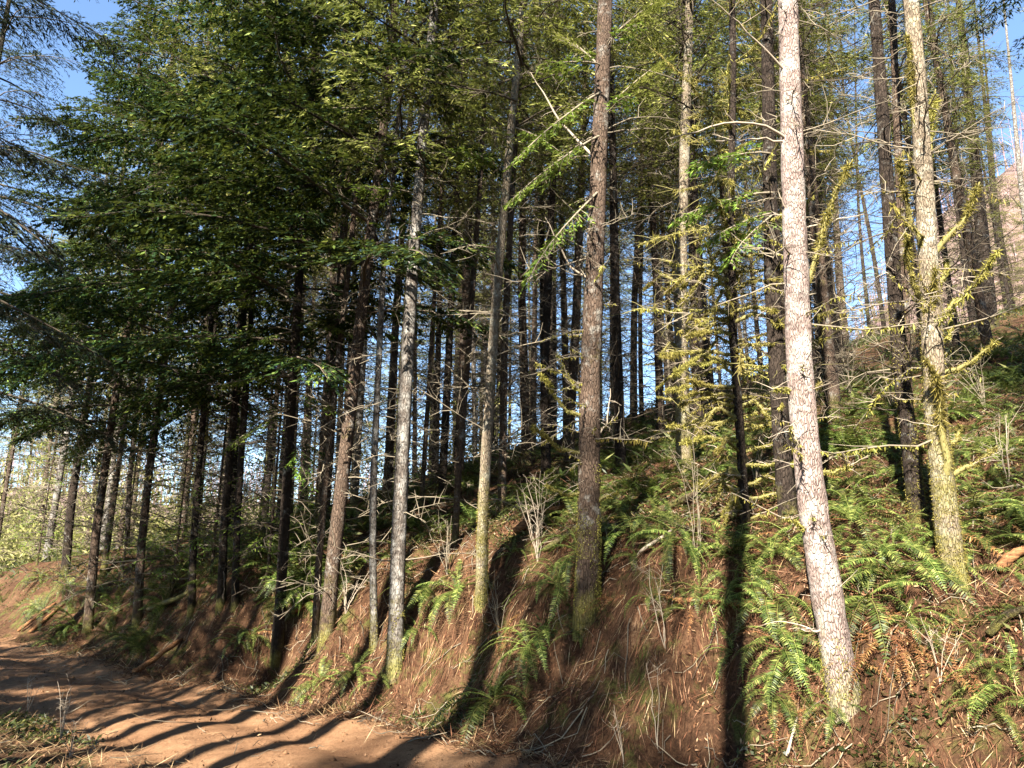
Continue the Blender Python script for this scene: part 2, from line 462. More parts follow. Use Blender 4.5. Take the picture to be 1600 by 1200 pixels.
def alder_wood():
    n = 1200
    az = R.uniform(-1.0, 1.0, n); r = R.uniform(108, 188, n)
    b = far_xyz(az, r)
    H = R.uniform(7, 13, n)
    k = 4
    tt = np.linspace(0, 1, k)
    lean = R.normal(0, 0.05, (n, 2))
    P = np.zeros((n, k, 3)); P[:] = b[:, None]
    P[:, :, 2] += H[:, None] * tt - 0.3
    P[:, :, :2] += lean[:, None] * (H[:, None] * tt)[:, :, None]
    parts = [tubes(P, np.linspace(0.16, 0.03, k)[None].repeat(n, 0), 3)]
    m = 16
    q = R.uniform(0.3, 1, (n, m))
    base = b[:, None] + np.stack([lean[:, None, 0] * H[:, None] * q, lean[:, None, 1] * H[:, None] * q, H[:, None] * q], -1)
    a = R.uniform(0, 2 * math.pi, (n, m)); L = (1.15 - q) * H[:, None] * 0.36 * R.uniform(.6, 1.2, (n, m))
    d = unit(np.stack([np.cos(a), np.sin(a), R.uniform(0.5, 1.3, (n, m))], -1))
    bb = base.reshape(-1, 3); dd = d.reshape(-1, 3); LL = L.ravel()
    parts.append(kites(bb, dd, LL, np.full(len(LL), 0.10), R.normal(0, 1, dd.shape), 0.2))
    # fine twigs
    b2 = bb + dd * (LL * R.uniform(.4, .9, len(LL)))[:, None]
    d2 = unit(dd + R.normal(0, 0.7, dd.shape))
    parts.append(kites(b2, d2, LL * 0.55, np.full(len(LL), 0.08), R.normal(0, 1, dd.shape), 0.2))
    return make_mesh('alder_wood', parts, False)
tag(obj('alder_wood', alder_wood(), MAT['alder']), 'bare pinkish alder wood covering the far slope', 'wood', kind='stuff')

# ------------------------------------------------------------------ conifer limbs and crowns
def limb(rng, L, up, droop, dens=1.0, kl=0.13, kw=0.028, flat=0.55, start=0.15):
    """needle sprays (kites) and wood of one limb along +X"""
    ns = max(4, int(L / 0.16 * dens))
    t = np.linspace(start, 0.99, ns)
    t = np.repeat(t, 2) + rng.normal(0, 0.015, ns * 2)
    side = np.tile([1.0, -1.0], ns)
    l2 = (L * (0.40 * (1 - t) + 0.07) + 0.06) * rng.uniform(.55, 1.2, ns * 2)
    a2 = np.radians(58 - 18 * t + rng.normal(0, 9, ns * 2))
    def axis(t):
        return np.stack([L * t, 0.05 * L * np.sin(t * 5 + L), L * (up * t - droop * t * t)], -1)
    o = axis(t)
    sl = up - 2 * droop * t
    d2 = unit(np.stack([np.cos(a2), side * np.sin(a2), sl * np.cos(a2) + rng.normal(-0.08, 0.12, ns * 2)], -1))
    wood_P = np.stack([o, o + d2 * (l2 * .55)[:, None] - np.array([0, 0, 1]) * (l2 * .05)[:, None], o + d2 * l2[:, None] - np.array([0, 0, 1]) * (l2 * .22)[:, None]], 1)
    wood_R = np.tile(np.array([0.0045, 0.003, 0.0015]), (ns * 2, 1))
    cnt = np.maximum(3, (l2 / 0.055 * dens).astype(int))
    ii = np.repeat(np.arange(ns * 2), cnt)
    q = rng.uniform(0.08, 1.0, len(ii)) ** 0.85
    b = o[ii] + d2[ii] * (l2[ii] * q)[:, None]; b[:, 2] -= l2[ii] * 0.22 * q * q
    ts = np.where(rng.random(len(ii)) < .5, 1.0, -1.0)
    perp = unit(np.cross(d2[ii], np.array([0, 0, 1.0])))
    d = unit(d2[ii] * rng.uniform(.5, 1.1, (len(ii), 1)) + perp * ts[:, None] * rng.uniform(.35, .95, (len(ii), 1)) + np.array([0, 0, -1.0]) * rng.uniform(0.0, 0.5, (len(ii), 1)) + rng.normal(0, .14, (len(ii), 3)))
    l = kl * rng.uniform(.6, 1.35, len(ii)); w = kw * rng.uniform(.7, 1.3, len(ii))
    nrm = np.array([0, 0, 1.0]) + rng.normal(0, flat, (len(ii), 3))
    kv, kf = kites(b, d, l, w, nrm)
    tm = np.linspace(0, 1, 7)
    main = axis(tm)[None]
    wv, wf = tubes(main, np.linspace(0.008 * L + .008, 0.003, 7)[None], 4)
    w2v, w2f = tubes(wood_P[::2], wood_R[::2], 3)
    return kv, kf, [(wv, wf), (w2v, w2f)]

def rotz(v, a):
    c, s = math.cos(a), math.sin(a)
    return np.stack([v[:, 0] * c - v[:, 1] * s, v[:, 0] * s + v[:, 1] * c, v[:, 2]], -1)

def crown(rng, z0, z1, Lmax, nl, dens=1.0, kl=0.13, kw=0.028, side=None, low=0.6, lean_up=0.15):
    """crown of many limbs; side = azimuth towards which the limbs are long"""
    ks, ws = [], []
    for i in range(nl):
        f = (i + rng.uniform(0, .8)) / nl
        z = z0 + (z1 - z0) * f
        L = Lmax * ((1 - f) ** 0.75 * (1 - (1 - low) * math.exp(-f * 9)) + 0.06) * rng.uniform(.65, 1.15)
        az = i * 2.39996 + rng.uniform(-.4, .4)
        if side is not None:
            k = 0.5 + 0.5 * math.cos(az - side)
            if k < 0.25 and f < 0.55 and rng.random() < 0.55: continue
            L *= 0.55 + 0.6 * k
        up = lean_up + 0.5 * f ** 2 + rng.normal(0, .06); dr = 0.32 - 0.1 * f + rng.normal(0, .05)
        kv, kf, wd = limb(rng, max(L, .3), up, dr, dens, kl, kw)
        tr = np.array([0, 0, z])
        ks.append((rotz(kv, az) + tr, kf))
        for v, ff in wd: ws.append((rotz(v, az) + tr, ff))
    return make_mesh('crown', ks, False), make_mesh('branches', ws)

def trunk_mesh(rng, pts, r0, taper_to, sides=14, rings=40, flare=0.35, rough=0.06):
    """trunk through pts (k,3), local coordinates, root flare and knobbly surface"""
    pts = np.asarray(pts, float)
    seg = np.r_[0, np.cumsum(np.linalg.norm(np.diff(pts, axis=0), axis=1))]
    q = np.r_[np.linspace(0, 1, rings // 2, endpoint=False) * min(6.0, seg[-1] * .5), np.linspace(min(6.0, seg[-1] * .5), seg[-1], rings - rings // 2)]
    P = np.stack([np.interp(q, seg, pts[:, k]) for k in range(3)], -1)
    for _ in range(2):
        P[1:-1] = (P[:-2] + 2 * P[1:-1] + P[2:]) / 4
    rr = np.interp(q, [0, seg[-1]], [r0, taper_to]) * (1 + flare * np.exp(-q / 0.35)) * (1 + rng.normal(0, .018, rings))
    V, Fq = tubes(P[None], rr[None], sides)
    V = V.reshape(rings, sides, 3)
    c = P[:, None]
    ang = np.arange(sides)
    nz = np.stack([vnoise(ang * 0.9 + 0.3, np.full(sides, qq * 2.2), 50 + int(rng.integers(0, 9))) for qq in q])
    lob = 1 + 0.10 * np.exp(-q / 0.5)[:, None] * np.cos(ang[None] * 2 * math.pi / sides * 5 + 1)
    V = c + (V - c) * ((1 + rough * 2 * nz) * lob)[:, :, None]
    return make_mesh('trunk', [(V.reshape(-1, 3), Fq)]), P, q, rr

def dead_branches(rng, axisP, axisq, n, z0, z1, Lr=(0.5, 1.6), r=0.011, twigs=6, upr=(-0.25, 0.55), sides=4):
    """bare broken limbs with side twigs round a trunk axis"""
    z = np.sort(rng.uniform(z0, z1, n))
    z = np.round(z / 0.32) * 0.32 + rng.normal(0, .04, n)         # whorls
    o = np.stack([np.interp(z, axisq, axisP[:, k]) for k in range(3)], -1)
    az = rng.uniform(0, 2 * math.pi, n)
    L = rng.uniform(Lr[0], Lr[1], n) * rng.choice([0.3, .7, 1.0, 1.2], n)
    up = rng.uniform(upr[0], upr[1], n)
    k = 6; t = np.linspace(0, 1, k)
    dx = np.stack([np.cos(az), np.sin(az), np.zeros(n)], -1)
    bend = rng.uniform(-.45, .25, n)
    P = o[:, None] + dx[:, None] * (L[:, None] * t)[:, :, None]
    P[:, :, 2] += L[:, None] * (up[:, None] * t + bend[:, None] * t * t)
    P += np.cumsum(rng.normal(0, .022, P.shape), 1) * L[:, None, None]
    P[:, 0] = o
    Rr = np.linspace(1, .28, k)[None] * (r * (0.5 + 0.5 * L / Lr[1]))[:, None]
    parts = [tubes(P, Rr, sides)]
    m = n * twigs
    ii = np.repeat(np.arange(n), twigs); q = rng.uniform(.3, .98, m)
    fi = q * (k - 1); i0 = np.minimum(fi.astype(int), k - 2); fr = (fi - i0)[:, None]
    b = P[ii, i0] * (1 - fr) + P[ii, i0 + 1] * fr
    ta = unit(P[ii, i0 + 1] - P[ii, i0])
    d = unit(ta * rng.uniform(.3, 1, (m, 1)) + rng.normal(0, .55, (m, 3)) + np.array([0, 0, .12]))
    l = L[ii] * rng.uniform(.12, .45, m)
    d2 = unit(d + rng.normal(0, .3, d.shape))
    TP = np.stack([b, b + d * (l * .5)[:, None], b + d * (l * .5)[:, None] + d2 * (l * .5)[:, None]], 1)
    parts.append(tubes(TP, np.tile(np.array([.45, .32, .18]) * r, (m, 1)), 3))
    return parts, P, L

def moss_on(rng, P, L, per=26, l=0.06, w=0.03, hang=1.0):
    """clumps of hanging moss along polylines P (n,k,3)"""
    n, k, _ = P.shape
    cnt = np.maximum(4, (L * per).astype(int)); ii = np.repeat(np.arange(n), cnt); m = len(ii)
    q = rng.uniform(0.05, .97, m); fi = q * (k - 1); i0 = np.minimum(fi.astype(int), k - 2); fr = (fi - i0)[:, None]
    b = P[ii, i0] * (1 - fr) + P[ii, i0 + 1] * fr + rng.normal(0, .006, (m, 3))
    clump = 0.5 + vnoise(q * L[ii] * 6 + ii * 3.1, ii * 1.7, 61) * 1.6 + .3
    d = unit(np.array([0, 0, -1.0]) * hang + rng.normal(0, .55, (m, 3)))
    return kites(b, d, l * np.clip(clump, .6, 1.35) * rng.uniform(.5, 1.5, m), w * rng.uniform(.6, 1.4, m), rng.normal(0, 1, (m, 3)), .35)

# crown prototypes (mesh data shared between copies)
rp = np.random.default_rng(11)
BANK_SIDE = math.atan2(-DN[1] * 0.6 + 0.1, -DN[0] - 0.2)
PROTO = {}
for k in range(3):
    PROTO['edge%d' % k] = crown(rp, 3.6 + 0.5 * k, 21.0, 3.5, 72, 2.15, 0.105, 0.033, BANK_SIDE, 0.85)
for k in range(4):
    PROTO['high%d' % k] = crown(rp, 6.6, 20.5, 2.6, 66, 1.6, 0.10, 0.022, None, 0.45)
PROTO['low0'] = crown(rp, 0.5, 6.0, 1.5, 40, 1.0, 0.10, 0.024, None, 0.9, 0.1)
PROTO['road0'] = crown(rp, 5.8, 19.0, 4.4, 76, 1.75, 0.09, 0.018, -0.15, 0.95, 0.0)
for k in range(2):
    PROTO['sparse%d' % k] = crown(rp, 12.5, 20.5, 1.6, 34, 1.2, 0.10, 0.025, None, 0.5)
def proto_meshes(key, mat, wood):
    """crown meshes with the given materials; one copy of the data per material"""
    c, b = PROTO[key]
    return (c, MAT[mat]), (b, MAT[wood])

# background tree prototypes: trunk and dead branches
BGT = {}
for k in range(4):
    H = 21.5
    pts = np.array([[0, 0, -0.3], [0.04 * k, 0.03, 5], [0.10 * math.sin(k), 0.1 * math.cos(k), 12], [0.05, 0.0, H]])
    me, P_, q_, r_ = trunk_mesh(rp, pts, 0.135, 0.025, 9, 26, 0.3, .05)
    parts, DP, DL = dead_branches(rp, P_, q_, 165, 1.0, 12.5, (0.7, 2.0), 0.017, 7, sides=3)
    BGT[k] = (me, make_mesh('dead_branches', parts))
def bg_meshes(k, bark, wood):
    t, d = BGT[k]
    return (t, MAT[bark]), (d, MAT[wood])

# ------------------------------------------------------------------ measured trees
# label, base pixel, further pixels up the trunk, width px at base, bark, crown, dead branches n, mossy
TREES = [
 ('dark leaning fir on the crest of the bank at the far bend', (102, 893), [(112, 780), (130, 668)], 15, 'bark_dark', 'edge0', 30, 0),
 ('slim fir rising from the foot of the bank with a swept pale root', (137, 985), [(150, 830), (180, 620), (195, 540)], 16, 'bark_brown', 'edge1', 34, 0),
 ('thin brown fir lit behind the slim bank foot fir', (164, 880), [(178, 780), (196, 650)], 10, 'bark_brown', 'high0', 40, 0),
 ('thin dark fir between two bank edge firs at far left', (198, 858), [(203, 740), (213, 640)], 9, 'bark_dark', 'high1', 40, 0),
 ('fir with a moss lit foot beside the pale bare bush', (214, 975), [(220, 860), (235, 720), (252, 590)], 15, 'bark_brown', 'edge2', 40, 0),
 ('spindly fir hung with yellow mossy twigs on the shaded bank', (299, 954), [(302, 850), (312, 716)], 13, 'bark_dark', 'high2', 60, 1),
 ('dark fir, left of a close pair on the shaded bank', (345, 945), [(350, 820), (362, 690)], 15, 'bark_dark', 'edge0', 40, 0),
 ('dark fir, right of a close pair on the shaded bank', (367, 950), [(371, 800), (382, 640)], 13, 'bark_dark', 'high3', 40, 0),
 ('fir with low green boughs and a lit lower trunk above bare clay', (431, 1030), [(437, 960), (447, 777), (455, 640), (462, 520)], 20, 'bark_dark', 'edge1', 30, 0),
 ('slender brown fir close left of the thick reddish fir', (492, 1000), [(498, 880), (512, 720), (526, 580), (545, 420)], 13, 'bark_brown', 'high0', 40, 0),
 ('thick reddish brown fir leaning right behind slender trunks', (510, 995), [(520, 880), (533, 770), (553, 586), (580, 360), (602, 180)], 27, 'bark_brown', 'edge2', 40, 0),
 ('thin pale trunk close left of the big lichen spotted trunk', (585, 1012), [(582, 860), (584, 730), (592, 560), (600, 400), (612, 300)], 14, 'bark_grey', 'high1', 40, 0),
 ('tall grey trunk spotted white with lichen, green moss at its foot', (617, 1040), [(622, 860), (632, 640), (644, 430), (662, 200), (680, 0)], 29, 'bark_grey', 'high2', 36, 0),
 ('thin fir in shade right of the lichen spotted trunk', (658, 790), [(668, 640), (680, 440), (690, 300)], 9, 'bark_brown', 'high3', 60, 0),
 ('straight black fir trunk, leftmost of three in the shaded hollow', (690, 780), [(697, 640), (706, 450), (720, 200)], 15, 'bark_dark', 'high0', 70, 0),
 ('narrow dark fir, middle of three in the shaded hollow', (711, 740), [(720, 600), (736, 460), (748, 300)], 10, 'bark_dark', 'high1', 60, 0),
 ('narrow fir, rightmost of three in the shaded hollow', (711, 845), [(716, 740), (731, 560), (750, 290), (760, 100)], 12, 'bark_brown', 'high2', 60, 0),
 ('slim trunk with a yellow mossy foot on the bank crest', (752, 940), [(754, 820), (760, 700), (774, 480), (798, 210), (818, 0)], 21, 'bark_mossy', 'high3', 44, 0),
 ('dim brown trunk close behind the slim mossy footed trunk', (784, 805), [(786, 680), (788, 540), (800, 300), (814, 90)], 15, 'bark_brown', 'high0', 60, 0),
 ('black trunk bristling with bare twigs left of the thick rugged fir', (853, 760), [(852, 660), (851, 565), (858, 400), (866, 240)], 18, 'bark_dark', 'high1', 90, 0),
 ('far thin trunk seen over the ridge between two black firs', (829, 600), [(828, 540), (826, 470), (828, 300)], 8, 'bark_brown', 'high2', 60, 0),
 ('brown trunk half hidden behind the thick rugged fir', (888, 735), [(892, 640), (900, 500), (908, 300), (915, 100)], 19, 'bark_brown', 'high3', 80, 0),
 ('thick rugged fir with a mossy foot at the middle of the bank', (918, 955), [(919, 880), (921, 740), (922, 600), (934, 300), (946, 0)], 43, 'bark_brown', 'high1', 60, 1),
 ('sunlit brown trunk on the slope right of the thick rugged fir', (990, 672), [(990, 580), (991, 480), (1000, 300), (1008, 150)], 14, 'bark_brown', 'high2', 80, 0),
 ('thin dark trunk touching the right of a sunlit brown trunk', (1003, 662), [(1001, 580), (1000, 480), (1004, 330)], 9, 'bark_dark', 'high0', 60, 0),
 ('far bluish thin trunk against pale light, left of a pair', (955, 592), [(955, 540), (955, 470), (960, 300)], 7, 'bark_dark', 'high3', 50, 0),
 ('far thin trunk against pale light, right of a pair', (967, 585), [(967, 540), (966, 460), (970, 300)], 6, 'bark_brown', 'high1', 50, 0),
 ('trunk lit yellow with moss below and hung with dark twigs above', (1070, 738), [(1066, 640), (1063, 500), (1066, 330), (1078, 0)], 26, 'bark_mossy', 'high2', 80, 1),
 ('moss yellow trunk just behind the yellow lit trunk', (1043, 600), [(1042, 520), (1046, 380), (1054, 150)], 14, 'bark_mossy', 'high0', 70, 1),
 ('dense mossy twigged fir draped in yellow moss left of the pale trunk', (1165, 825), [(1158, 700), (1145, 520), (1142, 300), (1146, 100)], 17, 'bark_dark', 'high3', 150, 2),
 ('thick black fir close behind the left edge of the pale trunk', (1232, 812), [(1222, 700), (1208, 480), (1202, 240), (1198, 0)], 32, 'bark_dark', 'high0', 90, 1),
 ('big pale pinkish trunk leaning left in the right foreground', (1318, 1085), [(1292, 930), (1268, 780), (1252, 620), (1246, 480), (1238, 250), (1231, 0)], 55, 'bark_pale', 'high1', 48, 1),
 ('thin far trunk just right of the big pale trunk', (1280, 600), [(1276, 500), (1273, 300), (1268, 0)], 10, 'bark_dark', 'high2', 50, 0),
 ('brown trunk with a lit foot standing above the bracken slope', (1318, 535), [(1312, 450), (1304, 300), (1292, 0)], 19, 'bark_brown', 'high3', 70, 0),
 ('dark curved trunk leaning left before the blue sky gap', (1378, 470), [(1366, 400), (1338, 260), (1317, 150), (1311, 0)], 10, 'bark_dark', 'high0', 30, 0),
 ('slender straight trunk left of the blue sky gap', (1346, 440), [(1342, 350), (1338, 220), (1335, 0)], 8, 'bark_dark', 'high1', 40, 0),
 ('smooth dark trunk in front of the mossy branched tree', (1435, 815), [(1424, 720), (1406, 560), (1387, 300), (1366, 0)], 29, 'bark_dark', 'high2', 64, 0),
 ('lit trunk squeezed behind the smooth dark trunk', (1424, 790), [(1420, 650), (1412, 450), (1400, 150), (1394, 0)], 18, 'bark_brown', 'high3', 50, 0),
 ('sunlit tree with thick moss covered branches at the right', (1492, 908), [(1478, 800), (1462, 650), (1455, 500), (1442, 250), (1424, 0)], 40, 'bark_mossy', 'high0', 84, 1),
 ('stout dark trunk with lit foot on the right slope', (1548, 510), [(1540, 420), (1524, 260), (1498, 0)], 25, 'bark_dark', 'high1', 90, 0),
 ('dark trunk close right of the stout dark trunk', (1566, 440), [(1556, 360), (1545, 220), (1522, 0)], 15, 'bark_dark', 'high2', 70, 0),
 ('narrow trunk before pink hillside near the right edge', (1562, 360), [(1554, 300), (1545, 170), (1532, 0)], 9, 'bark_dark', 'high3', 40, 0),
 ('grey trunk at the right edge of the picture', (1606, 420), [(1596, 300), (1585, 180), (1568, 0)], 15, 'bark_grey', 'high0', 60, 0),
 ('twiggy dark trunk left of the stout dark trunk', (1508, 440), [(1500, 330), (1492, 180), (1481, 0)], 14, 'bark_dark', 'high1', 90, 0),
]
AX = {}          # label -> (axis points world, arc length) for hand placed boughs
def resample_axis(pix, y):
    return np.array([at_depth(px, py, y) for px, py in pix])

rt = np.random.default_rng(23)
tree_xy = []
for ti, (label, bpix, ups, wpx, bark, crn, nd, mossy) in enumerate(TREES):
    b = hit(*bpix)
    tree_xy.append(b[:2])
    depth = project(b)[2]
    r0 = 0.5 * wpx * depth / F_PX
    P = np.vstack([b, resample_axis(ups, b[1])])
    last = P[-1] - P[max(0, len(P) - 2)]; last = last / last[2]
    H = b[2] + 20.5 + 0.5 * (ti % 5)
    lean = np.array([last[0] * 0.6, last[1] + rt.normal(0, .01), 1.0])
    if P[-1][2] < H - 1:
        st = P[-1]
        for hz in np.linspace(st[2], H, 5)[1:]:
            P = np.vstack([P, st + lean * (hz - st[2])])
    below = P[0] - (P[1] - P[0]) / (P[1][2] - P[0][2]) * 0.35
    P = np.vstack([below, P])
    if depth < 11.5 and crn.startswith('high') and ti not in (12, 17, 11): crn = 'sparse%d' % (ti % 2)
    root = empty('fir_tree', b)
    tag(root, label, 'tree', 'firs and spruces on the bank and slope')
    near = depth < 14
    me, AP, AQ, AR = trunk_mesh(rt, P - b, r0 / 1.12, r0 * 0.18, 22 if near else 12, 90 if near else 36, 0.30, .07 if near else .05)
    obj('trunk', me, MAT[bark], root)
    AX[ti] = (AP + b, AQ, b, r0)
    edge = crn.startswith('edge')
    # dead branches
    top = 5.5 if edge else 12.0
    wmat = 'twig_mossy' if mossy == 2 else ('twig_dark' if bark == 'bark_dark' else 'twig')
    if nd:
        lo = 0.9 if depth > 10 else 1.6
        parts, DP, DL = dead_branches(rt, AP, AQ, int(nd * 1.3), lo, top, (0.4, 1.2) if near else (0.7, 2.0), 0.011 if near else .015, 8, sides=4 if near else 3)
        if depth < 12:
            (bv, bf), (tv, tf) = parts
            nbr = len(DP); tw = len(tf) // nbr; tvn = len(tv) // nbr
            bvn = len(bv) // nbr; bfn = len(bf) // nbr
            for j in range(nbr):
                bo = obj('branch', make_mesh('branch', [(bv[j * bvn:(j + 1) * bvn], bf[:bfn])]), MAT[wmat], root)
                tag(obj('twigs', make_mesh('twigs', [(tv[j * tvn:(j + 1) * tvn], tf[:tw])]), MAT[wmat], bo), kind='stuff')
                if mossy and DP[j, 0, 2] < (7.0 if mossy == 2 else 3.8):
                    mv = moss_on(rt, DP[j:j + 1], DL[j:j + 1], 200 if mossy == 2 else 90, 0.06, 0.013)
                    tag(obj('moss', make_mesh('moss', [mv], False), MAT['moss'], bo), kind='stuff')
        else:
            tag(obj('dead_branches', make_mesh('dead_branches', parts), MAT[wmat], root), kind='stuff')
        if mossy and depth >= 12:
            sel = DP[:, 0, 2] < (7.0 if mossy == 2 else 3.8)
            if sel.any():
                mv = moss_on(rt, DP[sel], DL[sel], 90 if mossy == 2 else 60, 0.07, 0.016)
                tag(obj('moss', make_mesh('moss', [mv], False), MAT['moss'], root), kind='stuff')
    # crown, tilted along the upper trunk
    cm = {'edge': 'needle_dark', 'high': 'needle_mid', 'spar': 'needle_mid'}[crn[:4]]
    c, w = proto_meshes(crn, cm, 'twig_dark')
    i8 = int(np.argmin(np.abs(AQ - 8.0)))
    dirv = Vector(AP[i8] - AP[0]).normalized()
    rot = Vector((0, 0, 1)).rotation_difference(dirv)
    spin = rt.uniform(0, 6.28) if not edge else rt.uniform(-.5, .5)
    M = rot.to_matrix().to_4x4() @ Matrix.Rotation(spin, 4, 'Z') @ Matrix.Diagonal((1, 1, 1.0, 1))
    for nm, mm in (('crown', c), ('branches', w)):
        o = tag(obj(nm, mm, None, root), kind='stuff'); o.matrix_basis = M

def fir_copy(x, y, k, bark, wood, crn, cmat, sc, rz, lean, label, group, name='fir_tree', dead=True):
    root = empty(name, (x, y, g1(x, y) - 0.05))
    root.rotation_euler = (lean[0], lean[1], rz)
    root.scale = (sc, sc, sc)
    tag(root, label, 'tree', group)
    t, d = bg_meshes(k, bark, wood)
    obj('trunk', t, None, root)
    if dead: tag(obj('dead_branches', d, None, root), kind='stuff')
    if crn:
        c, w = proto_meshes(crn, cmat, 'twig_dark')
        tag(obj('crown', c, None, root), kind='stuff'); tag(obj('branches', w, None, root), kind='stuff')
    return root

# background firs on the slope, kept clear of the measured trunks
rb = np.random.default_rng(5)
placed = [tuple(p) for p in tree_xy]
nb = 0
tries = 0
BGL = []
ZONES = [('one of the slender firs thinning out beyond the far left bend', 'slender firs beyond the bend'),
         ('one of the many slender firs crowding the hollow behind the middle trunks', 'slender firs behind the middle trunks'),
         ('one of the slender firs high on the slope behind the right foreground trees', 'slender firs high on the right slope')]
while nb < 122 and tries < 6000:
    tries += 1
    px = rb.uniform(-80, 1660); dep = rb.uniform(15, 52) ** 1.0
    x = (px - CX) / F_PX * dep * 1.0; y = dep
    s, n = sn(x, y)
    if n < 3.0: continue
    if px < 200 and dep < 22: continue
    if 1330 < px < 1400 and rb.random() < 0.8: continue
    if px > 1400 and rb.random() < 0.6: continue
    if any((x - a) ** 2 + (y - c) ** 2 < 1.25 ** 2 for a, c in placed): continue
    placed.append((x, y))
    z = 0 if px < 420 else (1 if px < 1000 else 2)
    bark = rb.choice(['bark_brown', 'bark_dark', 'bark_dark', 'bark_dark', 'bark_grey', 'bark_brown'])
    bgo = fir_copy(x, y, int(rb.integers(0, 4)), bark, 'twig' if bark != 'bark_dark' else 'twig_dark', 'high%d' % rb.integers(0, 4),
             'needle_mid', rb.uniform(.72, 1.12), rb.uniform(0, 6.28), rb.normal(0, .018, 2), *ZONES[z])
    BGL.append((px, dep, bark, bgo))
    nb += 1
MARKS = [(-200, 'left edge'), (140, 'bank foot fir'), (356, 'close dark pair'), (440, 'low boughed fir'), (527, 'thick reddish fir'), (628, 'lichen spotted trunk'), (708, 'hollow black trunk'), (757, 'slim mossy footed trunk'), (852, 'black twiggy trunk'),
         (920, 'rugged fir'), (994, 'sunlit brown trunk'), (1066, 'yellow lit trunk'), (1155, 'mossy twigged fir'), (1265, 'big pale trunk'), (1415, 'smooth dark trunk'), (1462, 'mossy branched tree'), (1540, 'stout dark trunk'), (2000, 'right edge')]
ORD = ['first', 'second', 'third', 'fourth', 'fifth', 'sixth', 'seventh', 'eighth', 'ninth', 'tenth', 'eleventh', 'twelfth', 'thirteenth', 'fourteenth', 'fifteenth', 'sixteenth', 'seventeenth', 'eighteenth', 'nineteenth', 'twentieth']
ORD += [t + '-' + ORD[k] for t in ('twenty', 'thirty', 'forty') for k in range(9)]
def gap_label(px):
    i = max(k for k in range(len(MARKS) - 1) if MARKS[k][0] <= px)
    return i, MARKS[i][1], MARKS[i + 1][1]
GAPS = {}
for px, dep, bark, o in sorted(BGL, key=lambda t: t[0]):
    i, A, B = gap_label(px); GAPS.setdefault(i, []).append((bark, dep, o, A, B))
for i, L_ in GAPS.items():
    for k, (bark, dep, o, A, B) in enumerate(L_):
        o['label'] = 'slender %s background fir, %s from left between %s and %s' % (bark[5:], ORD[k], A, B)
print('bg trees', nb)

# firs beyond the verge behind and left of the camera, whose shadows stripe the road
BEHIND = [(-9.8, 8.6, 'road0', 1.0), (-12.2, 15.5, 'road0', 0.95)]
for i, (x, y, cr, sc) in enumerate(BEHIND):
    fir_copy(x, y, i % 4, 'bark_dark', 'twig_dark', cr, 'needle_backlit', sc, 0.65 - 0.2 * i, (0, 0),
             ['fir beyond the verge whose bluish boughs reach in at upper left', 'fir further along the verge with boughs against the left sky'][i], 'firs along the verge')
# trunks whose shadows cross the road: chosen by the ground pixel their shadow passes through
SH = [(690, 1120, 24, 'high1'), (1158, 1000, 10, 's'), (1060, 1010, 23, 'high2'), (30, 1060, 22, 's')]
spots = []
for px, py, back, k in SH:
    q = hit(px, py)[:2] - SHADOW * back
    spots.append((q[0], q[1], 'sparse%d' % (len(spots) % 2) if k == 's' else k, 'needle_mid'))
for p_, y_ in ((-8.6, -0.6), (-7.9, 1.2), (-7.2, -1.6), (-6.5, 0.4), (-5.8, -2.0), (-5.25, -0.5), (-3.95, -2.8)):
    spots.append(((p_ + SHADOW[0] * y_) / SHADOW[1], y_, 'sparse%d' % (len(spots) % 2), 'needle_mid'))
spots += [(-5.4, -3.6, 'sparse0', 'needle_dark'), (-9.6, 2.2, 'edge1', 'needle_dark'), (-12.5, 5.0, 'edge2', 'needle_dark'), (-11.0, -1.0, 'edge0', 'needle_dark'), (-13.6, 1.0, 'edge1', 'needle_dark'), (-14.2, -4.2, 'edge2', 'needle_dark'), (-16.0, 6.0, 'edge0', 'needle_dark'), (-6.0, -8.0, 'high1', 'needle_dark'), (1.7, -8.0, 'edge2', 'needle_dark'), (-9.0, -11.0, 'high3', 'needle_dark'), (-5.7, -15.0, 'high3', 'needle_dark')]  # unseen firs added to shade the left bank and mottle the near bank
spots += [(-7.2, -10.4, 'edge0', 'needle_dark'), (-7.4, -13.5, 'edge1', 'needle_dark'), (3.9, 0.0, 'high0', 'needle_dark'), (9.4, 9.6, 'high1', 'needle_dark'), (11.6, 12.2, 'high3', 'needle_dark'), (7.6, 7.4, 'high2', 'needle_dark'), (6.6, 5.4, 'high1', 'needle_dark'), (9.0, 8.0, 'high0', 'needle_dark'), (8.8, 10.6, 'high2', 'needle_dark'), (14.4, 15.2, 'high0', 'needle_dark'), (10.6, 8.6, 'edge1', 'needle_dark'), (6.8, -2.6, 'edge1', 'needle_dark'), (8.6, 0.8, 'high3', 'needle_dark')]  # more firs added out of view to shade the right slope and bank
rr_ = np.random.default_rng(404)
for k in range(26):                        # the rest of the wood on that side, off the line of the sun
    for _ in range(40):
        a_ = rr_.uniform(rad(95), rad(275)); d_ = rr_.uniform(10, 24)
        x, y = math.sin(a_) * d_, math.cos(a_) * d_
        p_ = x * SHADOW[1] - y * SHADOW[0]
        if -9.5 < p_ < 4.5 and y < 2: continue
        if sn(x, y)[1] > -4 and x < 0: continue
        if any((x - t[0]) ** 2 + (y - t[1]) ** 2 < 6 for t in spots): continue
        spots.append((x, y, ['edge0', 'edge1', 'edge2', 'high1'][k % 4], 'needle_dark')); break
